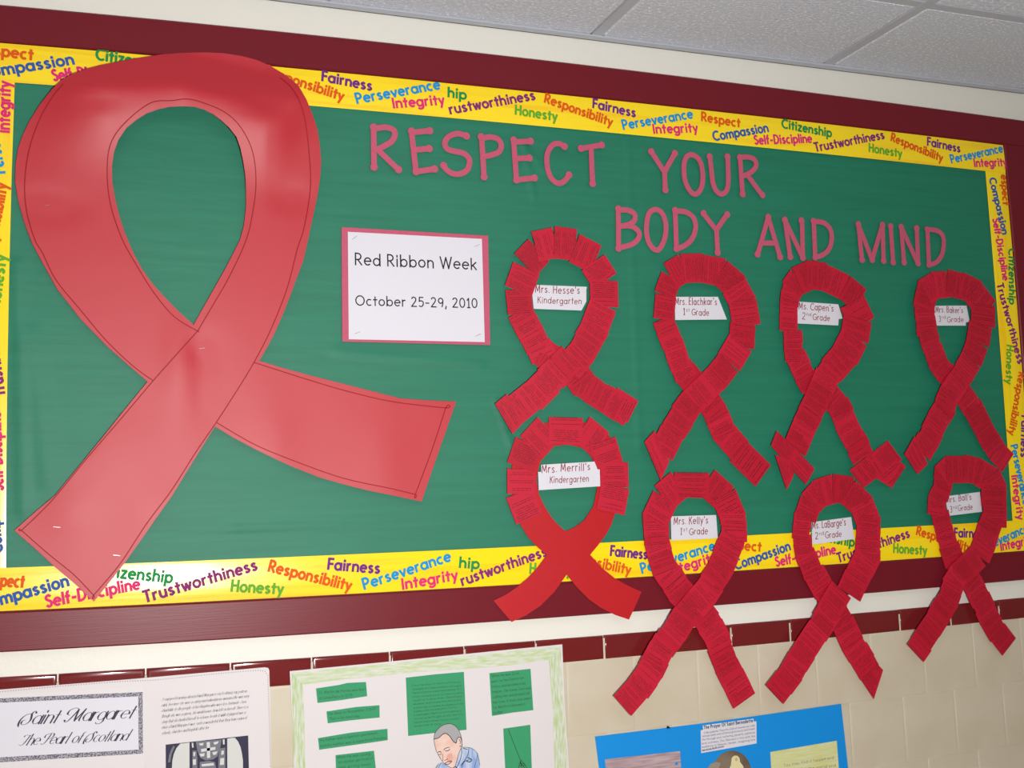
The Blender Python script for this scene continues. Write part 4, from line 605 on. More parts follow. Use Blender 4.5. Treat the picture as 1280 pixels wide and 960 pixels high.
Ll = [[11972,10752,11667,10126,11206,10798,11519,11205,2150,2150,2150,2150,0],[11332,10573,11158,10870,11691,11181,11864,10884,2180,2180,2180,2180,0],[11212,10773,11021,11082,11563,11418,11755,11109,2210,2210,2210,2210,0],[11065,10979,10879,11267,11398,11603,11584,11314,2240,2240,2240,2240,0],[10895,11245,10794,11466,11375,11732,11476,11511,2270,2270,2270,2270,0],[10828,11395,10718,11627,11290,11900,11401,11668,2300,2300,2300,2300,0],[10751,11556,10651,11778,11228,12038,11328,11816,2330,2330,2330,2330,0],[10648,11717,10464,12028,11005,12347,11188,12036,2360,2360,2360,2360,0],[10545,11940,10352,12269,10886,12582,11079,12253,2390,2390,2390,2390,0],[10412,12169,10237,12485,10779,12785,10954,12469,2420,2420,2420,2420,0],[10244,12429,10079,12728,10603,13016,10767,12717,2450,2450,2450,2450,0],[10132,12631,9966,12929,10489,13220,10655,12921,2480,2480,2470,2480,0],[9962,12881,9892,13113,10399,13266,10470,13034,2510,2510,2479,2510,0],[9909,13036,9827,13279,10342,13453,10424,13210,2540,2501,2357,2534,0],[9832,13197,9748,13424,10272,13618,10356,13391,2567,2413,2278,2443,0],[9762,13390,9736,13683,10206,13725,10232,13431,2474,2300,2300,2436,0],[9748,13588,9740,13883,10227,13897,10235,13603,2349,2330,2330,2343,0],[9704,13836,9753,14176,10200,14112,10151,13772,2360,2360,2360,2360,0],[9748,14064,9792,14405,10258,14345,10214,14004,2390,2390,2390,2390,0],[9813,14396,9996,14785,10533,14531,10350,14143,2420,2420,2420,2420,0],[10011,14825,10326,15091,10736,14605,10420,14339,2450,2450,2450,2450,0],[10347,15125,10847,15243,10999,14600,10499,14482,2480,2480,2480,2480,0],[10895,15254,11459,15170,11363,14523,10799,14607,2510,2510,2510,2510,0],[11486,15080,11929,14711,11506,14203,11063,14573,2540,2540,2540,2540,0],[11939,14680,12109,14228,11475,13990,11306,14443,2570,2570,2570,2570,0],[12134,14234,12084,13873,11437,13962,11487,14323,2600,2600,2600,2600,0],[12112,13988,12061,13628,11406,13720,11456,14080,2630,2635,2630,2630,0],[12073,13666,12025,13375,11357,13485,11405,13775,2660,2846,2749,2660,0],[12053,13467,12012,13175,11342,13268,11382,13560,2795,2990,2958,2725,0],[12000,13193,11749,12834,11173,13238,11425,13597,3017,3020,3003,2736,0],[11814,12962,11556,12577,10978,12963,11236,13348,3050,3050,3050,2959,0],[11621,12704,11383,12335,10794,12716,11031,13084,3080,3080,3080,3080,0],[11139,12433,10902,12153,10409,12570,10647,12850,3110,3110,3110,3110,0],[10985,12238,10729,11945,10240,12373,10496,12666,3140,3140,3140,3140,0],[10827,12019,10591,11737,10087,12158,10323,12440,3170,3170,3170,3170,0],[10633,11784,10385,11508,9921,11925,10169,12201,3200,3200,3200,3200,0],[10450,11612,10183,11323,9730,11743,9997,12031,3230,3230,3230,3230,0],[10267,11408,10014,11137,9561,11559,9814,11831,3260,3260,3260,3260,0],[10072,11173,9823,10891,9352,11306,9601,11588,3290,3290,3290,3290,0],[9886,10997,9657,10698,9166,11076,9396,11374,3320,3320,3320,3320,0],[9705,10739,9401,10446,8976,10887,9280,11180,3350,3350,3350,3350,0],[9485,10556,9180,10265,8758,10706,9063,10998,3380,3380,3380,3380,0]]
Aa = [[15458,10800,15139,11182,15598,11564,15916,11182,2150,2150,2150,2150,0],[15125,11142,14960,11409,15462,11719,15627,11452,2180,2180,2180,2180,0],[15016,11324,14846,11588,15364,11923,15534,11660,2210,2210,2210,2210,0],[14868,11546,14718,11841,15270,12120,15420,11825,2240,2240,2240,2240,0],[14795,11760,14641,12076,15189,12342,15343,12026,2270,2270,2270,2270,0],[14655,11962,14496,12275,15046,12554,15205,12241,2300,2300,2300,2300,0],[14559,12187,14395,12475,14928,12779,15092,12490,2330,2330,2330,2330,0],[14542,12313,14290,12649,14754,12997,15006,12661,2360,2360,2360,2360,0],[14446,12436,14121,12767,14552,13190,14877,12859,2390,2390,2388,2390,0],[14225,12658,13908,12997,14341,13402,14658,13063,2420,2420,2282,2420,0],[13909,12939,13836,13226,14435,13379,14509,13092,2450,2438,2333,2450,0],[13855,13132,13775,13416,14375,13583,14454,13299,2480,2330,2202,2428,0],[13806,13396,13755,13665,14292,13765,14342,13496,2378,2210,2210,2290,0],[13757,13575,13695,13858,14222,13975,14284,13691,2266,2240,2240,2240,0],[13718,13773,13647,14054,14159,14184,14230,13902,2270,2270,2270,2270,0],[13657,13966,13607,14235,14135,14332,14185,14062,2300,2300,2300,2300,0],[13494,14255,13558,14680,14091,14601,14028,14176,2330,2330,2330,2330,0],[13572,14708,13709,14905,14112,14623,13974,14427,2360,2360,2360,2360,0],[13640,14712,13811,15096,14286,14884,14115,14501,2390,2390,2390,2390,0],[13714,14884,13789,15177,14321,15042,14246,14749,2420,2420,2420,2420,0],[13738,15089,13804,15384,14323,15267,14256,14972,2450,2450,2450,2450,0],[13825,15389,14114,15586,14472,15059,14182,14862,2480,2480,2480,2480,0],[14135,15609,14716,15599,14706,14945,14124,14955,2510,2510,2510,2510,0],[14731,15633,15253,15519,15111,14872,14590,14986,2540,2540,2540,2540,0],[15248,15496,15698,15276,15400,14666,14950,14886,2570,2570,2570,2570,0],[15731,15251,15902,14906,15277,14596,15106,14942,2600,2600,2600,2600,0],[15911,14911,15893,14572,15133,14613,15152,14952,2630,2630,2630,2630,0],[15884,14683,15865,14343,15100,14386,15119,14725,2660,2660,2660,2660,0],[15873,14382,15847,14052,15124,14110,15150,14440,2690,2690,2690,2690,0],[15842,14160,15814,13830,15078,13893,15106,14223,2720,2720,2720,2720,0],[15686,13891,15478,13533,14895,13872,15104,14230,2750,2802,2750,2750,0],[15553,13644,15356,13279,14756,13603,14953,13968,2782,3041,2793,2780,0],[15357,13294,15163,13004,14616,13370,14810,13660,3061,3110,3001,2810,0],[15056,12955,14597,12662,14261,13188,14721,13481,3140,3140,3138,2933,0],[14744,12760,14286,12463,13950,12981,14408,13278,3170,3170,3170,3132,0],[14443,12626,14156,12320,13733,12717,14020,13023,3200,3200,3200,3200,0],[14354,12490,14198,12212,13661,12512,13816,12790,3230,3230,3230,3230,0],[14254,12299,14103,12018,13576,12300,13727,12581,3260,3260,3260,3260,0],[14134,12063,13884,11790,13430,12204,13680,12478,3290,3290,3290,3290,0],[13963,11880,13724,11597,13237,12008,13475,12291,3320,3320,3320,3320,0],[13768,11653,13533,11397,13080,11813,13315,12068,3350,3350,3350,3350,0],[13602,11486,13341,11227,12910,11660,13171,11919,3380,3380,3380,3380,0],[13417,11310,13172,11036,12718,11442,12963,11716,3410,3410,3410,3410,0],[13264,11104,13017,10860,12587,11295,12834,11539,3440,3440,3440,3440,0]]
class_ribbon('red card ribbon in the upper row, directly right of the Red Ribbon Week sign', H)
class_ribbon('red card ribbon in the lower row, the only one with plain unprinted tails', M,
  ([(0.3212,1.4415),(0.3388,1.4123),(0.3594,1.3907),(0.3787,1.375),(0.358,1.3514),(0.3361,1.3315),(0.309,1.3126),(0.2851,1.2994),(0.2588,1.289),(0.2763,1.2677),(0.2964,1.2442),(0.3282,1.2556),(0.3606,1.273),(0.391,1.2981),(0.4209,1.3324),(0.4428,1.3049),(0.4692,1.2786),(0.496,1.2595),(0.5288,1.2425),(0.5592,1.2314),(0.5745,1.2571),(0.5913,1.2873),(0.5595,1.3018),(0.532,1.3174),(0.4996,1.3442),(0.4768,1.3704),(0.4959,1.3896),(0.5135,1.409),(0.5285,1.4312),(0.5379,1.4537),(0.5569,1.4991),(0.559,1.5452),(0.5496,1.5918),(0.5282,1.623),(0.4896,1.6464),(0.4452,1.6518),(0.3956,1.6496),(0.3627,1.6397),(0.3294,1.6099),(0.3095,1.5704),(0.3055,1.5308),(0.3092,1.4813)],
   [(0.4227,1.4213),(0.4068,1.4348),(0.3938,1.4488),(0.3774,1.4742),(0.3659,1.4994),(0.3615,1.5295),(0.368,1.5593),(0.3824,1.5841),(0.4047,1.5989),(0.4377,1.601),(0.4707,1.5929),(0.4894,1.5722),(0.4994,1.5414),(0.4979,1.5058),(0.4881,1.4706),(0.4647,1.4412),(0.4449,1.4294)]))
class_ribbon('red card ribbon in the upper row, under the word BODY', E)
class_ribbon('red card ribbon with crosswise cards at both feet, under the word AND', Cc)
class_ribbon('red card ribbon in the upper row nearest the right border strip, under the word MIND', Bb)
class_ribbon('red card ribbon in the lower row, second from the left, hanging over the frame', Kk)
class_ribbon('red card ribbon in the lower row, third from the left, with one pointed foot', Ll)
class_ribbon('red card ribbon in the lower row, rightmost, over the border corner', Aa)
def nc(x): return x
CARDS = [
[('white card handwritten in red,Kindergarten,in the ribbon beside the typed sign',[(0.3639,1.9394),(0.4921,1.9395),(0.4907,1.932),(0.4897,1.9078),(0.4776,1.8875),(0.3676,1.888)],[("Mrs. Hesse's",(0.3719,1.9226),(0.4743,1.9235),0.0155),('Kindergarten',(0.3767,1.9006),(0.478,1.9011),0.0135)]),('white notched card handwritten in red,Kindergarten,in the plain-tailed ribbon',[(0.3714,1.5603),(0.4927,1.5646),(0.4993,1.5476),(0.5044,1.548),(0.504,1.5123),(0.3642,1.508),(0.3639,1.5454),(0.3709,1.5458)],[("Mrs. Merrill's",(0.3718,1.5432),(0.4818,1.5469),0.0155),('Kindergarten',(0.3894,1.5223),(0.4775,1.5226),0.0135)]),('white card handwritten in red,1st Grade,in the ribbon under the word BODY',[(0.7041,1.9248),(0.8138,1.9285),(0.8343,1.8775),(0.7028,1.8729)],[("Mrs. Elachkar's",(0.7043,1.9069),(0.8098,1.9101),0.0155),('1',(0.7233,1.8853),(0.7279,1.8854),0.015),('st',(0.731,1.8921),(0.7397,1.8924),0.008),('Grade',(0.7447,1.8853),(0.788,1.8853),0.014)]),('white card handwritten in red,2nd Grade,in the ribbon under the word AND',[(1.023,1.9245),(1.1371,1.9214),(1.1471,1.888),(1.1361,1.8864),(1.1336,1.8711),(1.0196,1.8731)],[("Ms. Capen's",(1.0265,1.9071),(1.122,1.9044),0.0155),('2',(1.0342,1.8837),(1.0426,1.8833),0.015),('nd',(1.0467,1.8919),(1.0594,1.891),0.008),('Grade',(1.0631,1.8827),(1.1102,1.8808),0.014)]),('white card handwritten in red,3rd Grade,in the ribbon under the word MIND',[(1.4185,1.9265),(1.5165,1.9301),(1.5228,1.8899),(1.5106,1.8878),(1.5099,1.8799),(1.4144,1.8776)],[("Mrs. Baker's",(1.4198,1.9104),(1.5034,1.9116),0.0145),('3',(1.4274,1.8874),(1.434,1.8876),0.0145),('rd',(1.4376,1.8954),(1.4487,1.8957),0.008),('Grade',(1.4531,1.8875),(1.503,1.8893),0.013)]),('white card handwritten in red,1st Grade,in the lower ribbon left of the pointed-foot one',[(0.6706,1.4433),(0.7826,1.4424),(0.7841,1.3918),(0.6694,1.3918)],[("Mrs. Kelly's",(0.6764,1.4249),(0.7609,1.4247),0.0155),('1',(0.6919,1.4036),(0.6954,1.4035),0.015),('st',(0.6992,1.41),(0.709,1.4102),0.008),('Grade',(0.7134,1.4021),(0.759,1.4021),0.014)]),('white card handwritten in red,2nd Grade,in the lower ribbon with the pointed foot',[(1.0296,1.4175),(1.1381,1.4253),(1.1431,1.3749),(1.0276,1.367)],[("Ms. LaBarge's",(1.0297,1.4018),(1.1216,1.407),0.0155),('2',(1.0365,1.3782),(1.0442,1.3785),0.015),('nd',(1.0476,1.3871),(1.0602,1.3877),0.008),('Grade',(1.0638,1.3794),(1.1078,1.3822),0.014)]),('white card handwritten in red,3rd Grade,in the lower ribbon at the right end',[(1.4109,1.4647),(1.5169,1.4722),(1.5192,1.4243),(1.417,1.418)],[("Mrs. Ball's",(1.4129,1.4491),(1.4891,1.4543),0.0145),('3',(1.4225,1.4258),(1.429,1.4262),0.0145),('rd',(1.4326,1.4335),(1.4428,1.4344),0.008),('Grade',(1.4466,1.4279),(1.4908,1.4316),0.013)])]]
for i, (lab, outl, ls) in enumerate(CARDS[0]): name_card(lab, outl, .0172 if i != 1 else .0215, ls)

# ---------------------------------------------------------------- posters on the tiles
def piece(name, pts, d, m, parent, th=.0004):
    q = MB(); q.prism(pts, d, th); return q.build(name, m, parent)
def inkline(mb, pts, w, d, smooth=True): strip(mb, catmull(pts, 5) if smooth and len(pts) > 2 else pts, w, d)
PD = .0092
# 1: the saint poster with the title box
ps = thing('title_poster', 'white poster with script title in a grey patterned box, bottom left', 'poster', 'posters taped to the tiles')
piece('poster_board', [(-0.7883,1.1913),(-0.647,1.1915),(-0.4317,1.1911),(-0.239,1.1923),(-0.1949,1.1927),(-0.1884,1.191),(-0.1865,1.1864),(-0.1851,1.1109),(-0.1844,1.0081),(-0.1789,0.5264),(-0.7701,0.6042)], PD, M_POSTER, ps, .001)
st = MB()
ST = [(-0.6469,1.1878),(-0.5413,1.1891),(-0.4465,1.1885),(-0.3941,1.186),(-0.3176,1.1877),(-0.2391,1.1887),(-0.2071,1.1881),(-0.1942,1.1854),(-0.1894,1.1774),(-0.1881,1.1392),(-0.187,1.0792),(-0.1856,1.0075),(-0.1845,0.9521)]
for (a, b) in zip(ST, ST[1:]):
    n = max(1, int(math.dist(a, b)/.0042))
    for i in range(n):
        c = (a[0]+(b[0]-a[0])*i/n, a[1]+(b[1]-a[1])*i/n); st.disc(c, .0012, PD+.0004, .0004, 6)
tag(st.build('stitched_edge', plain('stitch_thread', (176, 164, 168), .7), ps), kind='stuff')
piece('left_sheet', [(-0.7881,1.1841),(-0.4111,1.1766),(-0.4085,0.8285),(-0.7813,0.8478)], PD+.0004, mat('off_white_sheet', (222, 216, 218), .55, .35), ps)
M_PAT = mat('grey_woven_border_print', (84, 80, 98), .7, .3, 0, 10, (176, 174, 182), 520, cpos=(.45, .55))
piece('title_border', [(-0.7749,1.1804),(-0.6484,1.1769),(-0.4122,1.1667),(-0.4112,1.0587),(-0.6453,1.069),(-0.7728,1.0748)], PD+.0008, M_PAT, ps)
piece('title_panel', [(-0.7681,1.1733),(-0.6448,1.1693),(-0.4197,1.1598),(-0.4187,1.0665),(-0.6436,1.0774),(-0.7663,1.0824)], PD+.0012, M_WHITE, ps)
q = MB()
A, B = [(-0.6149,1.1287),(-0.4315,1.1229)]; write(q, 'Saint  Margaret', A, B, .0225, PD+.0015, .1, slant=.55, script=True, gap=1.3)
A, B = [(-0.6137,1.0938),(-0.4406,1.0848)]; write(q, 'The Pearl of Scotland', A, B, .0185, PD+.0015, .09, slant=.55, script=True, gap=1.3)
q.build('title_lettering', M_INKGREY, ps)
TX = ['I enjoyed learning about Saint Margaret of Scotland, my patron', 'saint, because she was a caring and adventurous woman. She was very', 'charitable to the people of her kingdom who were less fortunate. Even', 'though she was a queen, she would never show left on herself. There is a',
      'story that she hustled herself to a house to ride it while it jumped over a', 'river. Saint Margaret was such a wonderful that they have named', 'schools, churches and hospitals after her.']
LN = [[(-0.379,1.1479),(-0.2289,1.1499)],[(-0.3809,1.1379),(-0.2248,1.1405)],[(-0.38,1.1282),(-0.2304,1.1307)],[(-0.3799,1.1182),(-0.2272,1.121)],[(-0.3799,1.1081),(-0.2317,1.1112)],[(-0.3796,1.0985),(-0.2302,1.1013)],[(-0.3796,1.0884),(-0.2961,1.0906)]]
q = MB()
for tx, (A, B) in zip(TX, LN): write(q, tx, A, B, .0056, PD+.0006, .07, slant=.45, script=True, gap=1.2)
q.build('printed_text', M_INKGREY, ps)
pc = piece('picture', [(-0.3724,1.07),(-0.2261,1.0714),(-0.2253,1.0127),(-0.2253,0.9564),(-0.3718,0.9645)], PD+.0006, plain('picture_dark', (36, 32, 62), .5), ps)
lt = plain('picture_light', (206, 206, 204), .5); md = plain('picture_mid', (112, 112, 122), .5)
def sub(pts, m, d): q = MB(); q.prism(pts, d, .0002); q.build('picture_area', m, pc)
for s_, m_, dd_ in [([(-0.347,1.0693),(-0.3536,1.0623),(-0.3583,1.0523),(-0.3608,1.0411),(-0.3616,1.0278),(-0.3616,0.9728),(-0.3311,0.971),(-0.3309,1.0695)],'l',9),([(-0.264,1.0694),(-0.2568,1.0702),(-0.25,1.0695),(-0.2446,1.0625),(-0.2403,1.0523),(-0.2375,1.0393),(-0.236,1.0275),(-0.236,0.9615),(-0.2642,0.963)],'l',9),([(-0.3589,1.0672),(-0.3565,1.0645),(-0.3621,1.0527),(-0.3644,1.0386),(-0.3683,1.0385),(-0.3664,1.0512),(-0.363,1.0604)],'m',9),([(-0.3199,1.0701),(-0.2741,1.0689),(-0.2763,1.0551),(-0.2812,1.0402),(-0.2889,1.0352),(-0.3024,1.0347),(-0.3119,1.0406),(-0.3172,1.0537)],'m',9),([(-0.3007,1.067),(-0.295,1.0669),(-0.2945,1.0387),(-0.3001,1.0387)],'l',11),([(-0.3107,1.0559),(-0.2854,1.0572),(-0.285,1.0522),(-0.3104,1.0506)],'l',11),([(-0.3147,1.0659),(-0.3061,1.0664),(-0.3071,1.0622),(-0.3119,1.0623)],'l',10),([(-0.2888,1.0657),(-0.2792,1.0667),(-0.2811,1.0624),(-0.2869,1.0611)],'l',10),([(-0.3138,1.0475),(-0.3043,1.048),(-0.3052,1.0427),(-0.311,1.0424)],'l',10),([(-0.2908,1.048),(-0.2812,1.0489),(-0.2841,1.0434),(-0.2889,1.0429)],'l',10),([(-0.3271,1.0685),(-0.3243,1.0684),(-0.3237,1.0601),(-0.3264,1.06)],'l',9),([(-0.2722,1.0689),(-0.2687,1.0689),(-0.2687,1.0598),(-0.2715,1.0597)],'l',9),([(-0.3258,1.0546),(-0.3186,1.0538),(-0.3173,1.0402),(-0.3178,0.9694),(-0.326,0.9704)],'m',9),([(-0.2773,1.0533),(-0.2676,1.0542),(-0.2677,0.9634),(-0.2815,0.965),(-0.2797,1.0381)],'m',9),([(-0.3129,1.033),(-0.2966,1.0335),(-0.2861,1.0301),(-0.2842,1.0192),(-0.2844,0.9654),(-0.314,0.9689)],'m',9),([(-0.3101,1.0288),(-0.289,1.029),(-0.2874,1.0244),(-0.3091,1.0249)],'l',10),([(-0.3243,1.0515),(-0.3205,1.0515),(-0.3215,1.0445),(-0.3243,1.0448)],'l',10),([(-0.2744,1.0491),(-0.27,1.049),(-0.2706,1.0419),(-0.275,1.0418)],'l',10),([(-0.3253,1.0391),(-0.3196,1.0389),(-0.32,1.029),(-0.3249,1.0291)],'l',10),([(-0.2764,1.0358),(-0.2696,1.0358),(-0.2701,1.0235),(-0.2774,1.0239)],'l',10)]:
    sub(s_, lt if m_ == 'l' else md, PD+dd_*.0001)

# 2: the poster with green text cards
p2 = thing('drawing_poster', 'white poster with pale green pencilled margin, green text cards and a drawn man', 'poster', 'posters taped to the tiles')
piece('poster_board', [(-0.1483,1.1817),(0.0001,1.1835),(0.193,1.1866),(0.4101,1.19),(0.4109,1.0711),(0.4155,0.9412),(0.4163,0.4211),(-0.1362,0.4837),(-0.1413,1.0031),(-0.1448,1.0916)], PD, M_POSTER, p2, .001)
M_SCR = mat('green_pencil_shading', (184, 204, 148), .7, .2, 0, 10, (216, 216, 208), 22, (2.0, 1, 12), cpos=(.34, .66), detail=8)
M_SCV = mat('green_pencil_shading_upright', (176, 198, 140), .7, .2, 0, 10, (216, 216, 208), 22, (12, 1, 2.0), cpos=(.34, .66), detail=8)
piece('pencil_margin', [(-0.1452,1.1784),(-0.0,1.1799),(0.1928,1.1829),(0.4062,1.1865),(0.3788,1.1608),(0.293,1.1572),(0.1921,1.157),(0.0944,1.1595),(-0.0004,1.1583),(-0.0697,1.1571),(-0.124,1.1546)], PD+.0003, M_SCR, p2, .0002)
piece('pencil_margin', [(-0.1452,1.1784),(-0.124,1.1546),(-0.1214,1.0763),(-0.1215,0.9892),(-0.1228,0.5226),(-0.138,0.5255),(-0.1427,1.0033)], PD+.0003, M_SCV, p2, .0002)
piece('pencil_margin', [(0.4062,1.1865),(0.4087,1.0714),(0.4123,0.9416),(0.4114,0.4311),(0.3831,0.4319),(0.384,0.9447),(0.3835,1.0737),(0.3788,1.1608)], PD+.0003, M_SCV, p2, .0002)
CUT = [
[([(-0.0993,1.1456),(-0.0552,1.1483),(-0.0397,1.1507),(-0.0027,1.1494),(-0.0008,1.1224),(-0.0499,1.1197),(-0.0968,1.1184)],[('St. Martin de Porres was born',(-0.0942,1.1349),(-0.0026,1.1339),0.0052),('in Lima,Peru in 1579.',(-0.0936,1.1246),(-0.0281,1.1247),0.0052)]),([(-0.0799,1.101),(-0.023,1.1041),(0.0231,1.1032),(0.023,1.08),(-0.0312,1.0802),(-0.0778,1.0789)],[('He died on November 3,1639.',(-0.0757,1.0938),(0.0172,1.0951),0.0052),('That is his feast day.',(-0.0745,1.0848),(-0.0146,1.0846),0.0052)]),([(-0.0968,1.0533),(-0.0315,1.0572),(0.038,1.0572),(0.0382,1.0357),(-0.028,1.0336),(-0.0946,1.0317)],[('His father was a Spanish gentleman',(-0.0931,1.0463),(0.0181,1.0494),0.0052),('and his mother was a slave from Panama',(-0.0928,1.0363),(0.035,1.0387),0.0052)]),([(-0.0639,1.0184),(0.0107,1.0188),(0.0136,0.9862),(0.0171,0.941),(-0.0621,0.9449)],[('When he was young,',(-0.0612,1.0115),(0.005,1.0118),0.0052),('his mother got tired of',(-0.0584,1.002),(0.0084,1.0032),0.0052),('him giving away',(-0.0576,0.9927),(0.0039,0.9929),0.0052)]),([(0.0766,1.1508),(0.1357,1.1523),(0.1958,1.1521),(0.1984,1.0393),(0.1375,1.0399),(0.079,1.0394)],[('Every few years St. Martin of Porres up',(0.0893,1.1333),(0.1875,1.132),0.0036),('all people who understand love and forgive',(0.0896,1.126),(0.1896,1.1246),0.0036),('Martin of Porres understand feeling. He is',(0.0895,1.1187),(0.1906,1.118),0.0036),('a holy man and one of our favorite saints',(0.0893,1.1114),(0.1927,1.1103),0.0036),('taught us to serve others. God will give',(0.0905,1.1044),(0.1898,1.104),0.0036),('whatever he promised. He is like us and',(0.0908,1.0972),(0.1877,1.097),0.0036),('another who is needed. He helped us to be',(0.0907,1.0902),(0.1926,1.0893),0.0036),('kindness with love and justice. It is fun.',(0.091,1.0833),(0.1803,1.0835),0.0036),('is meaningful. Martin is full of sharing us',(0.0908,1.0764),(0.189,1.0762),0.0036),('forever,as he thought of sick. Martin is',(0.0913,1.0693),(0.1916,1.0689),0.0036),('blessed and in heaven he gives comfort',(0.0912,1.0624),(0.1844,1.0613),0.0036),('forever in love. Mr. Porres',(0.0917,1.0553),(0.1459,1.0547),0.0036)]),([(0.2495,1.1451),(0.3381,1.1465),(0.3414,1.064),(0.2963,1.0633),(0.2525,1.0609)],[('When he was 12,he',(0.254,1.1367),(0.3127,1.1376),0.0056),('went to the Dominican',(0.2536,1.1257),(0.3227,1.1278),0.0056),('Priory and became a lay',(0.2545,1.1152),(0.326,1.1168),0.0056),('helper. He knew God was',(0.2547,1.1053),(0.3379,1.1064),0.0056),('calling him and prayed all',(0.2551,1.0951),(0.3338,1.0964),0.0056),('the time. It took nine years',(0.255,1.0843),(0.3379,1.0862),0.0056),('for Martin to become a',(0.2552,1.0743),(0.3238,1.0757),0.0056),('brother.',(0.2554,1.0642),(0.2765,1.0648),0.0056)])]]
for o_, ls_ in CUT[0]:
    pp = piece('text_card', o_, PD+.0006, M_CUT, p2)
    q = MB()
    for tx, A, B, cap in ls_: write(q, tx, A, B, cap*.95, PD+.0008, .1)
    q.build('printed_text', M_INKG, pp)
bc = piece('broom_card', [(0.2756,1.0338),(0.3338,1.0357),(0.3343,0.9506),(0.3363,0.8457),(0.2774,0.8489),(0.2773,0.9569)], PD+.0006, M_CUT, p2)
q = MB()
for pl in [[(0.286,1.0316),(0.3101,0.9685)],[(0.3113,0.9684),(0.3068,0.9579),(0.3045,0.946),(0.3017,0.9332)],[(0.3113,0.9684),(0.3183,0.9599),(0.324,0.9505),(0.3355,0.9315)],[(0.31,0.967),(0.3141,0.945)],[(0.309,0.9653),(0.3285,0.9389)],[(0.3079,0.9622),(0.319,0.9609)],[(0.3068,0.9579),(0.3218,0.9573)],[(0.3045,0.946),(0.3264,0.948)]]: inkline(q, pl, .0011, PD+.0009)
q.build('broom_drawing', M_INKG, bc)
dr = thing  # the drawing is made of paper and ink parts on this poster
FIG = {'face': [(0.1314,1.0288),(0.1407,1.0311),(0.1477,1.0351),(0.1546,1.0366),(0.1626,1.031),(0.1693,1.0217),(0.1773,1.0165),(0.1853,1.0113),(0.1863,1.0058),(0.1803,0.9967),(0.1765,0.9842),(0.1727,0.9727),(0.1679,0.969),(0.1611,0.9719),(0.152,0.9782),(0.1464,0.9853),(0.1387,0.9969),(0.1343,1.0081),(0.1319,1.0191)],'hair': [(0.1307,1.0282),(0.1328,1.0383),(0.1387,1.0464),(0.1469,1.052),(0.1562,1.0544),(0.1655,1.0541),(0.1735,1.0498),(0.1803,1.0433),(0.1847,1.0331),(0.1875,1.0241),(0.1878,1.0154),(0.1857,1.0243),(0.1811,1.027),(0.1775,1.023),(0.1757,1.0163),(0.1693,1.0217),(0.1626,1.0306),(0.1546,1.0372),(0.1477,1.0351),(0.1418,1.0299)],'ear': [(0.1811,1.027),(0.1857,1.0254),(0.1878,1.0154),(0.1871,1.0079),(0.183,1.0099),(0.1796,1.0163)],'cloth': [(0.1899,1.0076),(0.2015,1.0057),(0.2108,1.0011),(0.2188,0.9926),(0.222,0.9814),(0.2235,0.9682),(0.2238,0.9465),(0.2238,0.8816),(0.1156,0.895),(0.1265,0.9661),(0.1394,0.9807),(0.1475,0.9813),(0.152,0.9782),(0.1611,0.9712),(0.1679,0.9679),(0.1726,0.9717),(0.1776,0.9841),(0.1826,0.9965),(0.1863,1.0058)],'cheek': [(0.1582,0.9969),(0.1664,0.9982),(0.1685,0.9894),(0.1647,0.979),(0.1567,0.982),(0.1546,0.9898)]}
SK = mat('pencilled_skin', (232, 202, 192), .7, .2, 0, 10, (226, 186, 172), 60); CL = mat('pencilled_blue', (136, 164, 212), .7, .2, 0, 10, (196, 206, 226), 45, (3, 1, 1))
fg = piece('drawn_man', FIG['cloth'], PD+.0010, CL, p2, .0002)
for nm, m_, k in (('drawn_face', SK, 1), ('drawn_hair', mat('pencilled_grey', (164, 164, 166), .7, .2), 2), ('drawn_ear', SK, 3), ('drawn_cheek', mat('pencilled_blush', (222, 168, 152), .7, .2), 2)):
    key = nm.split('_')[1]; q = MB(); q.prism(FIG[key], PD+.0010+k*.0001, .0002); q.build(nm, m_, fg)
q = MB()
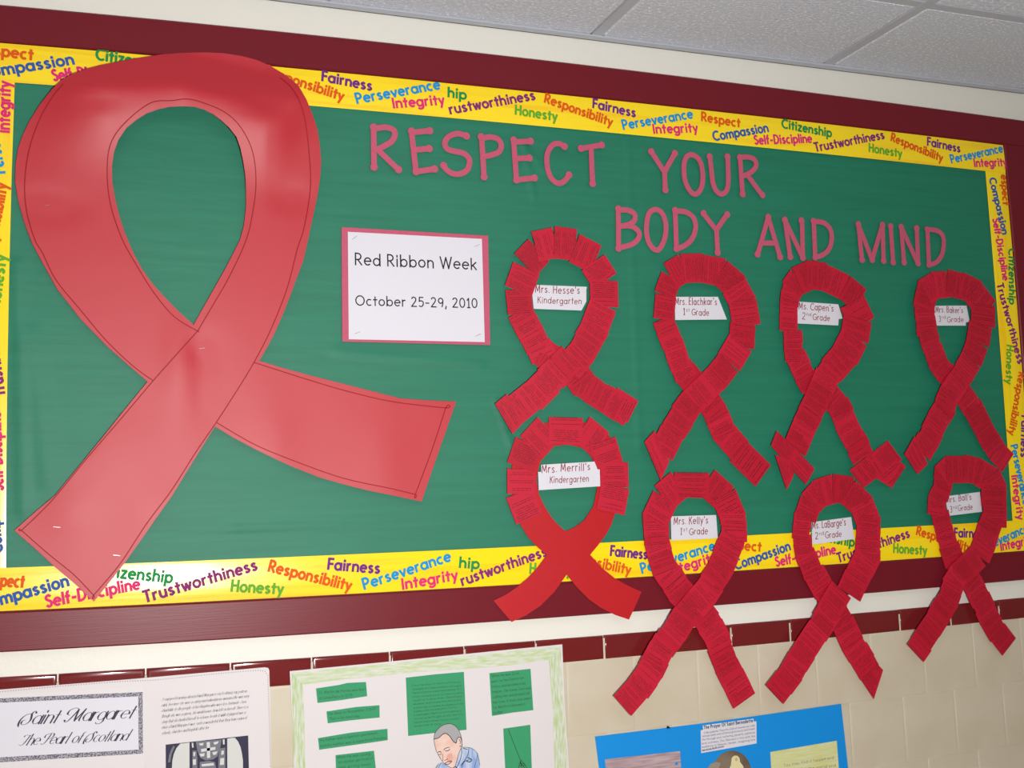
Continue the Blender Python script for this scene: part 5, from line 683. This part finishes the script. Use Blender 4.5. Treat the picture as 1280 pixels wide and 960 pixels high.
for pl, wd_ in [([(0.1306,1.0283),(0.1323,1.0384),(0.1387,1.0464),(0.1469,1.0521),(0.1562,1.0546),(0.1666,1.054),(0.1751,1.0489),(0.1814,1.0411),(0.1858,1.0309),(0.1878,1.0176),(0.187,1.008)],0.9),([(0.1306,1.0283),(0.1406,1.0301),(0.1476,1.0352),(0.1546,1.037),(0.1625,1.0311),(0.1692,1.0213),(0.1756,1.0163),(0.1774,1.023),(0.181,1.027)],1.5),([(0.1306,1.0283),(0.1318,1.0181),(0.1343,1.007),(0.1397,0.9957),(0.1464,0.9849),(0.1519,0.9783),(0.161,0.9717),(0.1679,0.9688)],0.9),([(0.1726,0.9713),(0.1764,0.9832),(0.1806,0.9957),(0.1863,1.0059)],0.9),([(0.1376,1.0024),(0.1411,1.0035),(0.1452,1.0016)],1.4),([(0.1387,0.9991),(0.1421,0.9976),(0.146,0.9991)],0.9),([(0.1499,1.0054),(0.1539,1.0086),(0.162,1.0099)],1.3),([(0.1526,1.004),(0.1583,1.003),(0.163,1.0062)],1.3),([(0.1474,0.9981),(0.1481,0.9916),(0.1475,0.9852)],0.9),([(0.1503,0.9853),(0.1545,0.9866),(0.158,0.988)],1.1),([(0.152,0.98),(0.1578,0.9824),(0.1655,0.9828),(0.1612,0.9784),(0.1554,0.9775),(0.152,0.98)],1.3),([(0.181,1.027),(0.1852,1.0255),(0.1877,1.0155),(0.187,1.008),(0.1829,1.0103)],1.3),([(0.1821,1.023),(0.1845,1.018),(0.1834,1.0133)],1.1),([(0.187,1.0069),(0.2015,1.0049),(0.2107,1.0009),(0.2187,0.9922),(0.2219,0.9804),(0.2239,0.9682)],0.8),([(0.1863,1.0052),(0.1867,0.9961),(0.1833,0.9835),(0.1777,0.9722),(0.1736,0.9684)],1.3),([(0.2014,1.0043),(0.2007,0.9946),(0.1938,0.9823),(0.1842,0.9726)],1.3),([(0.1898,1.0049),(0.199,1.0013)],1.4),([(0.202,0.9815),(0.1914,0.9783),(0.1853,0.9681)],1.2),([(0.1986,0.9862),(0.2066,0.9809),(0.203,0.977),(0.1961,0.9795)],1.8),([(0.1394,0.9807),(0.1335,0.9739),(0.1264,0.9651)],1.0),([(0.1451,0.9823),(0.1404,0.9763),(0.1378,0.9648)],1.0),([(0.1679,0.9688),(0.1726,0.9717),(0.176,0.9681)],1.6),([(0.2199,0.9925),(0.2172,0.9798),(0.212,0.9641)],0.9)]: inkline(q, pl, .0009*wd_, PD+.0016)
q.build('ink_outline', M_INK, fg)

# 3: the blue poster
M_BLUE = mat('bright_blue_card', (6, 140, 222), .6, .35, .0003, 300)
p3 = thing('blue_poster', 'bright blue poster with pasted cards on the cream tiles, bottom centre right', 'poster', 'posters taped to the tiles')
piece('poster_board', [(0.4765,0.9977),(0.7291,0.9995),(0.9722,1.0048),(1.0866,1.0077),(1.0912,0.9382),(1.0955,0.8659),(1.1071,0.3549),(0.5039,0.3838),(0.4832,0.9339)], PD, M_BLUE, p3, .001)
F3 = None
piece('title_slip', [(0.7296,0.9953),(0.856,0.9973),(0.8566,0.9911),(0.8629,0.9909),(0.8626,0.9857),(0.7305,0.9853)], PD+.0005, M_WHITE, p3)
piece('text_slip', [(0.724,0.9859),(0.8629,0.9905),(0.8606,0.9442),(0.723,0.9383)], PD+.0006, M_WHITE, p3)
q = MB()
A, B = [(0.7321,0.9877),(0.8539,0.9905)]; write(q, 'The Prayer Of Saint Bernadette', A, B, .0068, PD+.0009, .2)
q.build('title_lettering', M_INKGREY, p3)
q = MB()
for tx, (A, B) in zip(['O Bernadette, Favorite child of heaven our Lady', 'Immaculate and offered graciously and meek', 'life through your suffering, poverty, patience', 'and sickness. Our Blessed in this with the', 'audience of Heaven, tender, imagining love', 'simple and caring. Help with such service'],
     [[(0.731,0.9775),(0.8585,0.9813)],[(0.7276,0.9709),(0.8581,0.9743)],[(0.7263,0.9638),(0.8577,0.9664)],[(0.7253,0.9561),(0.8577,0.9585)],[(0.725,0.9488),(0.8573,0.9511)],[(0.7251,0.9419),(0.7789,0.9449)]]): write(q, tx, A, B, .0042, PD+.0009, .12)
q.build('printed_text', M_INKGREY, p3)
pk = piece('pencilled_picture', [(0.4967,0.9495),(0.6722,0.948),(0.6729,0.913),(0.6699,0.6813),(0.5007,0.6895),(0.4982,0.9278)], PD+.0005, mat('brown_pencil_shading', (158, 132, 138), .7, .2, 0, 10, (188, 166, 170), 10, (2, 1, 24)), p3)
q = MB(); q.disc((0.6625,0.923), .0035, PD+.0007, .0003, 12); q.build('blue_dot', M_BLUE, pk)
OC, = [(0.794,0.8835)]; RO = math.dist(OC, (0.7969,0.9343))
ov = MB(); ov.prism([(OC[0]+RO*math.cos(a*math.pi/18), OC[1]+RO*1.03*math.sin(a*math.pi/18)) for a in range(36)], PD+.0005, .0004)
ov = ov.build('round_picture', mat('brown_photo_print', (92, 76, 60), .5, .3, 0, 10, (130, 116, 100), 14), p3)
q = MB(); q.prism([(0.7889,0.8695),(0.7907,0.8999),(0.794,0.9056),(0.7969,0.9205),(0.8033,0.9245),(0.8115,0.9232),(0.8163,0.9175),(0.8169,0.9096),(0.8236,0.901),(0.8272,0.8911),(0.8267,0.8651)], PD+.0008, .0002); q.build('veiled_figure', plain('figure_cream', (222, 214, 164), .6), ov)
q = MB(); q.disc((0.808,0.9158), .0035, PD+.001, .0002, 14); q.build('figure_face', plain('figure_skin', (206, 172, 122), .6), ov)
q = MB(); q.prism([(0.7361,0.9047),(0.7441,0.9133),(0.7569,0.9162),(0.7694,0.9126),(0.7638,0.9025),(0.7507,0.8953),(0.7335,0.893)], PD+.0007, .0002); q.build('lighter_rock', plain('rock_grey', (150, 140, 128), .6), ov)
yc = piece('yellow_card', [(0.8945,0.9222),(1.0689,0.9284),(1.0703,0.8688),(1.0724,0.6409),(0.8959,0.6487)], PD+.0005, mat('yellow_pencil_shading', (208, 208, 138), .7, .2, 0, 10, (214, 216, 172), 10, (2, 1, 18)), p3)
q = MB()
for tx, (A, B) in zip(['You may find it helped and', 'and pray for the world and'], [[(0.9266,0.8879),(1.0579,0.8904)],[(0.9179,0.8757),(1.0621,0.8729)]]): write(q, tx, A, B, .0058, PD+.0009, .09, jit=.4)
q.build('handwriting', M_INKGREY, yc)
q = MB(); q.prism([(0.6424,0.9979),(0.6461,1.0026),(0.6512,0.9979)], .012, .005); tag(q.build('corner_tack', M_INK), 'tiny black triangular tack on the top edge of the blue poster', 'tack')
